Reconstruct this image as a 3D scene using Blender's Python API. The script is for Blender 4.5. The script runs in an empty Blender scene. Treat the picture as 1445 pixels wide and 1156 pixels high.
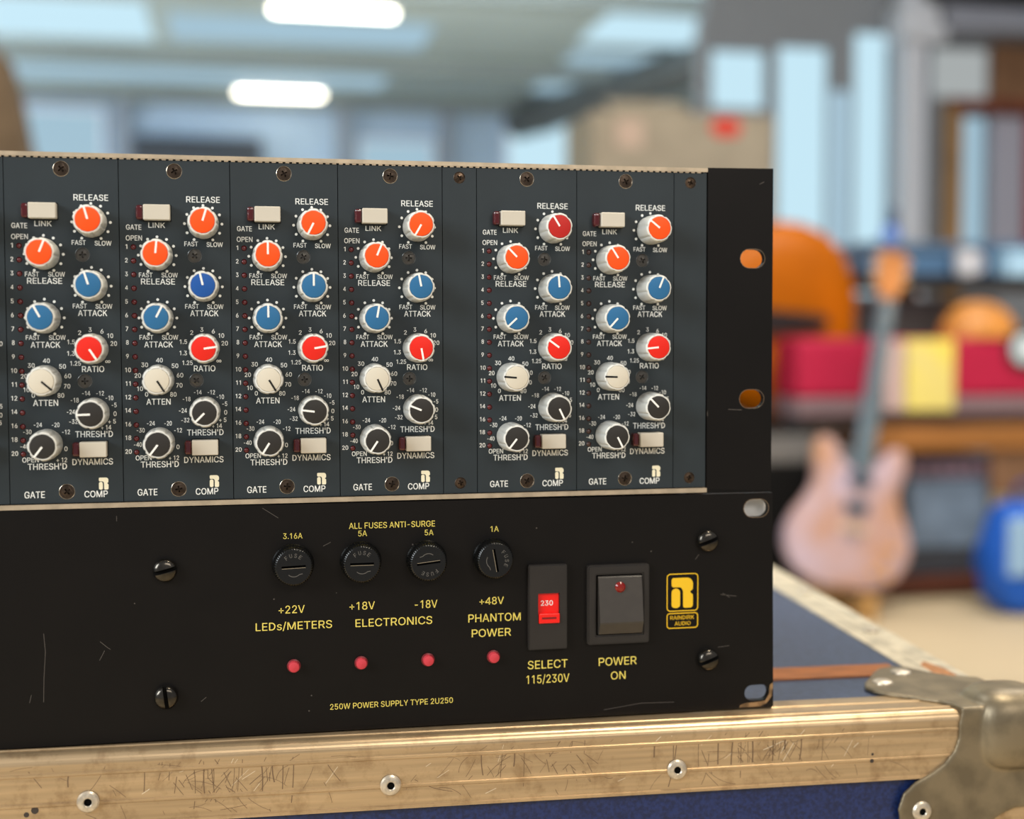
import bpy, bmesh, math, random
from mathutils import Vector, Matrix
from mathutils.geometry import tessellate_polygon

random.seed(7)
scene = bpy.context.scene
COL = scene.collection
PI = math.pi
OZ = 0.907            # height of the rack's centre line above the workshop floor (m)

# ------------------------------------------------------------------ camera
cam_d = bpy.data.cameras.new('camera')
cam = bpy.data.objects.new('camera', cam_d)
COL.objects.link(cam)
cr = Vector((0.97975, -0.20019, -0.00212)); cu = Vector((0.01235, 0.04988, 0.99868)); cf = Vector((0.19982, 0.97849, -0.05135))
M = Matrix((cr, cu, -cf)).transposed().to_4x4()
M.translation = Vector((0.083857, -0.520911, OZ - 0.003933))
cam.matrix_world = M
cam_d.sensor_width = 36.0
cam_d.lens = 46.97
cam_d.clip_start = 0.02
cam_d.clip_end = 200
cam_d.dof.use_dof = True
cam_d.dof.focus_distance = 0.516
cam_d.dof.aperture_fstop = 4.8
cam_d.dof.aperture_blades = 0
scene.camera = cam

# ------------------------------------------------------------------ world, lights, exposure
scene.view_settings.view_transform = 'Standard'
scene.view_settings.look = 'None'
scene.view_settings.exposure = 0.0
scene.view_settings.gamma = 1.0
scene.view_settings.use_curve_mapping = False
w = bpy.data.worlds.new('world'); scene.world = w
w.use_nodes = True
w.node_tree.nodes['Background'].inputs[0].default_value = (0.93, 0.95, 1.0, 1)
w.node_tree.nodes['Background'].inputs[1].default_value = 0.36

def area(name, loc, target, sx, sy, power, color):
    d = bpy.data.lights.new(name, 'AREA'); d.shape = 'RECTANGLE'; d.size = sx; d.size_y = sy
    d.energy = power; d.color = color
    o = bpy.data.objects.new(name, d); COL.objects.link(o)
    o.location = loc
    o.rotation_euler = (Vector(target) - Vector(loc)).to_track_quat('-Z', 'Y').to_euler()
    return o
area('window_light_left', (-2.6, -1.5, 2.1), (0.15, 0, 0.9), 1.4, 1.4, 100, (0.90, 0.96, 1.0))
area('lamp_light_overhead', (0.9, 0.1, 3.2), (0.15, 0, 0.85), 1.3, 0.4, 62, (1.0, 0.88, 0.68))
area('roof_light', (-1.3, 1.6, 3.4), (0.15, -0.1, 0.8), 1.6, 0.9, 85, (0.84, 0.93, 1.0))
area('lamp_light_front', (0.9, -2.6, 2.4), (0.2, 0, 0.85), 1.6, 0.8, 32, (1.0, 0.92, 0.82))
area('lamp_light_hall', (2.5, 2.2, 3.6), (2.3, 4.2, 0.5), 2.0, 1.0, 120, (1.0, 0.95, 0.88))
area('hall_fill_rear', (1.0, 8.5, 4.2), (1.5, 15.0, 1.5), 4.0, 2.0, 480, (0.94, 0.98, 1.0))  # unseen fill added to turn the far ceiling and walls paler
def fill_point(name, loc, power, color, r=0.3):  # added point fills, no fixtures: they brighten the hall
    d = bpy.data.lights.new(name, 'POINT'); d.energy = power; d.color = color; d.shadow_soft_size = r
    o = bpy.data.objects.new(name, d); COL.objects.link(o); o.location = loc
fill_point('hall_fill_near', (-4.6, 10.0, 2.4), 330, (0.97, 0.98, 1.0))  # unseen fill added for the ceiling and walls
fill_point('hall_fill_far', (-4.8, 15.0, 2.2), 300, (0.97, 0.98, 1.0))  # second added fill, out of view, towards the far wall
fill_point('hall_fill_right', (2.6, 10.5, 1.2), 220, (0.97, 0.98, 1.0))  # added fill without a fixture, for the right of the hall

# ------------------------------------------------------------------ materials
def lin(c):
    return tuple(((v / 255) / 12.92 if v / 255 <= 0.04045 else ((v / 255 + 0.055) / 1.055) ** 2.4) for v in c)
MATS = {}
def mat(name, rgb, rough=0.5, metal=0.0, spec=0.5, var=0.0, scale=60.0, bump=0.0, stretch=None, emit=None, coat=0.0, rgb2=None, sss=0.0):
    if name in MATS: return MATS[name]
    m = bpy.data.materials.new(name); m.use_nodes = True
    nt = m.node_tree; b = nt.nodes['Principled BSDF']
    c = lin(rgb)
    b.inputs['Base Color'].default_value = (*c, 1)
    b.inputs['Roughness'].default_value = rough
    b.inputs['Metallic'].default_value = metal
    b.inputs['Specular IOR Level'].default_value = spec
    b.inputs['Coat Weight'].default_value = coat
    b.inputs['Coat Roughness'].default_value = 0.15
    if emit:
        b.inputs['Emission Color'].default_value = (*lin(emit[0]), 1)
        b.inputs['Emission Strength'].default_value = emit[1]
    if var or bump or rgb2:
        tc = nt.nodes.new('ShaderNodeTexCoord'); mp = nt.nodes.new('ShaderNodeMapping')
        if stretch: mp.inputs['Scale'].default_value = stretch
        nz = nt.nodes.new('ShaderNodeTexNoise'); nz.inputs['Scale'].default_value = scale; nz.inputs['Detail'].default_value = 5
        nt.links.new(tc.outputs['Object'], mp.inputs['Vector']); nt.links.new(mp.outputs[0], nz.inputs['Vector'])
        if var or rgb2:
            rp = nt.nodes.new('ShaderNodeValToRGB')
            c2 = lin(rgb2) if rgb2 else tuple(min(1, v * (1 + var)) for v in c)
            c1 = c if rgb2 else tuple(v * (1 - var) for v in c)
            rp.color_ramp.elements[0].position = 0.38; rp.color_ramp.elements[1].position = 0.62
            rp.color_ramp.elements[0].color = (*c1, 1); rp.color_ramp.elements[1].color = (*c2, 1)
            nt.links.new(nz.outputs['Fac'], rp.inputs[0]); nt.links.new(rp.outputs[0], b.inputs['Base Color'])
        if bump:
            bp = nt.nodes.new('ShaderNodeBump'); bp.inputs['Strength'].default_value = bump; bp.inputs['Distance'].default_value = 0.001
            nt.links.new(nz.outputs['Fac'], bp.inputs['Height']); nt.links.new(bp.outputs[0], b.inputs['Normal'])
    MATS[name] = m
    return m

slate = mat('slate_grey_paint', (40, 48, 52), 0.5, 0, 0.35, 0.06, 45, 0.0)
blackp = mat('black_panel_paint', (14, 11, 9), 0.42, 0, 0.2, 0.08, 40)
white_ink = mat('white_ink', (238, 238, 232), 0.6, 0, 0.2)
yellow_ink = mat('yellow_ink', (236, 214, 104), 0.6, 0, 0.2)
gold_ink = mat('gold_ink', (238, 190, 40), 0.55, 0, 0.2)
knob_grey = mat('grey_knob_plastic', (198, 197, 190), 0.3, 0, 0.5, 0.02, 200)
cap_orange = mat('orange_plastic', (255, 84, 18), 0.5, 0, 0.3)
cap_red = mat('red_plastic', (230, 36, 20), 0.5, 0, 0.3)
cap_dullred = mat('dull_red_plastic', (188, 36, 30), 0.5, 0, 0.3)
cap_blue = mat('blue_plastic', (44, 106, 152), 0.5, 0, 0.3)
cap_royal = mat('royal_blue_plastic', (28, 84, 160), 0.5, 0, 0.3)
cap_white = mat('ivory_plastic', (216, 207, 188), 0.5, 0, 0.3)
cap_black = mat('charcoal_plastic', (46, 43, 40), 0.5, 0, 0.3)
ptr_white = mat('white_line', (250, 246, 238), 0.5, 0, 0.3)
ptr_black = mat('black_line', (22, 20, 18), 0.5, 0, 0.3)
btn_ivory = mat('ivory_button_plastic', (206, 197, 180), 0.38, 0, 0.5)
lens_red = mat('dark_red_lens', (74, 6, 10), 0.08, 0, 0.6, coat=0.4)
led_red = mat('dark_red_led', (92, 15, 22), 0.3, 0, 0.6)
led_brown = mat('unlit_brown_led', (66, 42, 38), 0.3, 0, 0.6)
led_pink = mat('pink_red_led', (200, 60, 70), 0.55, 0, 0.3)
led_rim = mat('deep_red_rim', (110, 12, 20), 0.4, 0, 0.4)
dark_hole = mat('dark_recess', (12, 11, 10), 0.8, 0, 0.1)
screw_dark = mat('blackened_screw', (70, 58, 48), 0.33, 0.75, 0.5, 0.3, 400)
screw_ring = mat('bare_countersink', (186, 172, 152), 0.25, 0.9, 0.5, 0.2, 300)
screw_blk = mat('black_zinc_screw', (72, 68, 62), 0.2, 0.9, 0.5, 0.2, 300)
blk_plastic = mat('black_plastic', (38, 34, 31), 0.35, 0, 0.5, 0.08, 90)
blk_gloss = mat('glossy_black_plastic', (7, 7, 6), 0.25, 0, 0.5)
rocker_m = mat('soft_black_rocker', (58, 53, 48), 0.4, 0, 0.45, 0.05, 300)
sel_red = mat('bright_red_slider', (238, 22, 12), 0.35, 0, 0.5)
scratch_m = mat('grey_scratch', (78, 72, 66), 0.6, 0, 0.3)
bare = mat('bare_worn_metal', (140, 112, 78), 0.5, 0.5, 0.5, 0.4, 250)
steel_lt = mat('pale_grey_steel', (236, 234, 229), 0.45, 0.1, 0.5, 0.04, 50)
rail_al = mat('rail_aluminium', (196, 178, 152), 0.38, 0.55, 0.5, 0.12, 150)
chas = mat('chassis_grey', (92, 92, 90), 0.5, 0.6, 0.5, 0.05, 40)

def alu_mat(name, rgb, strength=0.25):
    m = mat(name, rgb, 0.3, 0.65, 0.5)
    nt = m.node_tree; b = nt.nodes['Principled BSDF']
    tc = nt.nodes.new('ShaderNodeTexCoord')
    mp = nt.nodes.new('ShaderNodeMapping'); mp.inputs['Scale'].default_value = (12, 260, 420)
    n1 = nt.nodes.new('ShaderNodeTexNoise'); n1.inputs['Scale'].default_value = 1.0; n1.inputs['Detail'].default_value = 6
    n2 = nt.nodes.new('ShaderNodeTexNoise'); n2.inputs['Scale'].default_value = 70; n2.inputs['Detail'].default_value = 8; n2.inputs['Roughness'].default_value = 0.7
    nt.links.new(tc.outputs['Object'], mp.inputs[0]); nt.links.new(mp.outputs[0], n1.inputs['Vector']); nt.links.new(tc.outputs['Object'], n2.inputs['Vector'])
    c = lin(rgb)
    r1 = nt.nodes.new('ShaderNodeValToRGB'); r1.color_ramp.elements[0].position = 0.3; r1.color_ramp.elements[1].position = 0.7
    r1.color_ramp.elements[0].color = (*[v * 0.8 for v in c], 1); r1.color_ramp.elements[1].color = (*[min(1, v * 1.12) for v in c], 1)
    r2 = nt.nodes.new('ShaderNodeValToRGB'); r2.color_ramp.elements[0].position = 0.33; r2.color_ramp.elements[1].position = 0.5
    r2.color_ramp.elements[0].color = (0.62, 0.56, 0.5, 1); r2.color_ramp.elements[1].color = (1, 1, 1, 1)
    mx = nt.nodes.new('ShaderNodeMix'); mx.data_type = 'RGBA'; mx.blend_type = 'MULTIPLY'; mx.inputs[0].default_value = strength * 3
    nt.links.new(n1.outputs['Fac'], r1.inputs[0]); nt.links.new(n2.outputs['Fac'], r2.inputs[0])
    nt.links.new(r1.outputs[0], mx.inputs[6]); nt.links.new(r2.outputs[0], mx.inputs[7]); nt.links.new(mx.outputs[2], b.inputs['Base Color'])
    bp = nt.nodes.new('ShaderNodeBump'); bp.inputs['Strength'].default_value = 0.15; bp.inputs['Distance'].default_value = 0.0005
    nt.links.new(n1.outputs['Fac'], bp.inputs['Height']); nt.links.new(bp.outputs[0], b.inputs['Normal'])
    return m
alu = alu_mat('case_aluminium', (202, 174, 136), 0.27)
corner_m = mat('dull_zinc_steel', (126, 113, 90), 0.42, 0.55, 0.5, 0.2, 75, 0.15)
rust = mat('rust_stain', (92, 64, 44), 0.7, 0.1, 0.3, 0.3, 300)
rustor = mat('orange_rust', (158, 108, 66), 0.6, 0.1, 0.3, 0.25, 300)
scuff = mat('dark_scuff', (128, 104, 80), 0.5, 0.4, 0.4)
scuff_lt = mat('bright_scuff', (246, 232, 205), 0.35, 0.5, 0.5)
rivet_m = mat('rivet_aluminium', (205, 192, 172), 0.35, 0.6, 0.5, 0.15, 500)
blue_lam = mat('dark_blue_laminate', (24, 40, 84), 0.34, 0, 0.5, 0.3, 700, 0.12)
blue_top = mat('grey_blue_laminate', (58, 68, 90), 0.42, 0, 0.5, 0.15, 260, 0.1)  # greyer, lighter blue for the case top panel
brown_strip = mat('brown_wood_strip', (146, 88, 42), 0.5, 0, 0.3, 0.2, 60, stretch=(1, 6, 6))

# ------------------------------------------------------------------ mesh builder
class MB:
    """collects shapes (units given by `s`, millimetres by default) and links them as one mesh object"""
    def __init__(self, s=0.001):
        self.v = []; self.f = []; self.mi = []; self.sm = []; self.mats = []; self.s = s
    def _m(self, m):
        if m not in self.mats: self.mats.append(m)
        return self.mats.index(m)
    def add(self, verts, faces, m, smooth=False):
        o = len(self.v); k = self._m(m)
        self.v += [tuple(v) for v in verts]
        for f in faces:
            self.f.append([o + i for i in f]); self.mi.append(k); self.sm.append(smooth)
    def bm(self, bm, m, smooth=False):
        bm.verts.index_update()
        self.add([v.co[:] for v in bm.verts], [[v.index for v in f.verts] for f in bm.faces], m, smooth); bm.free()
    def box(self, x0, x1, y0, y1, z0, z1, m, bev=0.0, seg=2):
        bm = bmesh.new(); bmesh.ops.create_cube(bm, size=1)
        for v in bm.verts:
            v.co = ((x0 + x1) / 2 + v.co.x * abs(x1 - x0), (y0 + y1) / 2 + v.co.y * abs(y1 - y0), (z0 + z1) / 2 + v.co.z * abs(z1 - z0))
        if bev: bmesh.ops.bevel(bm, geom=bm.edges[:], offset=bev, segments=seg, profile=0.5, affect='EDGES')
        self.bm(bm, m, False)
    def lathe(self, prof, cx, cz, m, n=40, y0=0.0, flute=None, closed=True, smooth=True):
        """profile of (radius, y) turned round an axis along Y"""
        vs = []; fs = []
        for r, y in prof:
            for i in range(n):
                a = 2 * PI * i / n
                rr = r * (1 - flute(a, y)) if flute else r
                vs.append((cx + rr * math.cos(a), y0 + y, cz + rr * math.sin(a)))
        for k in range(len(prof) - 1):
            for i in range(n):
                j = (i + 1) % n
                fs.append([k * n + i, k * n + j, (k + 1) * n + j, (k + 1) * n + i])
        if closed:
            fs.append([(len(prof) - 1) * n + i for i in range(n)])
            fs.append([i for i in range(n)][::-1])
        self.add(vs, fs, m, smooth)
    def plate(self, loops, y0, y1, m, axis='y'):
        """outline (with holes) in a plane, extruded from y0 to y1"""
        pts = [p for l in loops for p in l]
        tris = tessellate_polygon([[Vector((p[0], p[1], 0)) for p in l] for l in loops])
        n = len(pts)
        def mk(p, d):
            return (p[0], d, p[1]) if axis == 'y' else ((p[0], p[1], d) if axis == 'z' else (d, p[0], p[1]))
        vs = [mk(p, y0) for p in pts] + [mk(p, y1) for p in pts]
        fs = [list(t) for t in tris] + [[i + n for i in t][::-1] for t in tris]
        o = 0
        for l in loops:
            k = len(l)
            for i in range(k):
                j = (i + 1) % k
                fs.append([o + i, o + j, o + j + n, o + i + n])
            o += k
        self.add(vs, fs, m)
    def flat(self, loops, y, m):
        pts = [p for l in loops for p in l]
        tris = tessellate_polygon([[Vector((p[0], p[1], 0)) for p in l] for l in loops])
        self.add([(p[0], y, p[1]) for p in pts], [list(t) for t in tris], m)
    def stroke(self, pts, wd, y, m):
        for (x0, z0), (x1, z1) in zip(pts[:-1], pts[1:]):
            dx, dz = x1 - x0, z1 - z0; L = math.hypot(dx, dz) or 1
            nx, nz = -dz / L * wd / 2, dx / L * wd / 2
            self.add([(x0 + nx, y, z0 + nz), (x0 - nx, y, z0 - nz), (x1 - nx, y, z1 - nz), (x1 + nx, y, z1 + nz)], [[0, 1, 2, 3]], m)
    def tube(self, pts, r, m, n=10, cap=True):
        pts = [Vector(p) for p in pts]; rs = r if isinstance(r, (list, tuple)) else [r] * len(pts)
        vs = []; fs = []
        for i, p in enumerate(pts):
            d = (pts[min(i + 1, len(pts) - 1)] - pts[max(i - 1, 0)]).normalized()
            a = d.orthogonal().normalized() if i == 0 else (a - d * a.dot(d)).normalized()
            b = d.cross(a)
            for k in range(n):
                t = 2 * PI * k / n
                vs.append((p + (a * math.cos(t) + b * math.sin(t)) * rs[i])[:])
        for i in range(len(pts) - 1):
            for k in range(n):
                j = (k + 1) % n
                fs.append([i * n + k, i * n + j, (i + 1) * n + j, (i + 1) * n + k])
        if cap: fs += [list(range(n))[::-1], [(len(pts) - 1) * n + k for k in range(n)]]
        self.add(vs, fs, m, True)
    def sphere(self, c, r, m, sx=1, sy=1, sz=1, u=24, v=14):
        bm = bmesh.new(); bmesh.ops.create_uvsphere(bm, u_segments=u, v_segments=v, radius=r)
        for q in bm.verts: q.co = (c[0] + q.co.x * sx, c[1] + q.co.y * sy, c[2] + q.co.z * sz)
        self.bm(bm, m, True)
    def profile(self, prof, x0, x1, m, smooth=False):
        """cross-section of (y, z) points drawn along X"""
        n = len(prof)
        vs = [(x0, y, z) for y, z in prof] + [(x1, y, z) for y, z in prof]
        fs = [[i, (i + 1) % n, (i + 1) % n + n, i + n] for i in range(n)]
        tr = tessellate_polygon([[Vector((y, z, 0)) for y, z in prof]])
        fs += [list(t) for t in tr] + [[i + n for i in t][::-1] for t in tr]
        self.add(vs, fs, m, smooth)
    def text(self, s, cx, cz, h, wd, y, m, rot=0.0, weight=9):
        vs, fs, W, H = glyphs(s, weight)
        sx = wd / W; sz = h / H
        c, sn = math.cos(rot), math.sin(rot)
        out = []
        for (x, z, k) in vs:
            px, pz = (x - W / 2) * sx, (z - H / 2) * sz
            out.append((cx + px * c - pz * sn, y - 0.012 * k, cz + px * sn + pz * c))
        self.add(out, fs, m)
    def mesh(self, name, smooth_angle=None):
        me = bpy.data.meshes.new(name)
        s = self.s
        me.from_pydata([(v[0] * s, v[1] * s, v[2] * s) for v in self.v], [], self.f)
        for m in self.mats: me.materials.append(m)
        me.polygons.foreach_set('material_index', self.mi)
        me.polygons.foreach_set('use_smooth', self.sm)
        me.update()
        bm = bmesh.new(); bm.from_mesh(me)
        bmesh.ops.recalc_face_normals(bm, faces=bm.faces[:])
        for e in bm.edges:
            if len(e.link_faces) == 2 and e.calc_face_angle(0) > 0.6: e.smooth = False
        bm.to_mesh(me); bm.free()
        return me
    def build(self, name, parent=None, loc=None):
        return place(name, self.mesh(name), parent, loc)

def place(name, me, parent=None, loc=None):
    o = bpy.data.objects.new(name, me); COL.objects.link(o)
    if parent: o.parent = parent
    if loc is not None: o.location = loc
    return o
def tag(o, label, cat, group=None, kind=None):
    if label: o['label'] = label
    if cat: o['category'] = cat
    if group: o['group'] = group
    if kind: o['kind'] = kind
    return o
def thing(name, loc, label, cat, group=None, rotz=0.0):
    o = bpy.data.objects.new(name, None); COL.objects.link(o)
    o.empty_display_size = 0.02
    o.location = loc; o.rotation_euler = (0, 0, rotz)
    return tag(o, label, cat, group)
def structure(mb, name):
    o = mb.build(name); o['kind'] = 'structure'; return o
def mm(x, y, z): return (x / 1000, y / 1000, z / 1000 + OZ)

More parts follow.
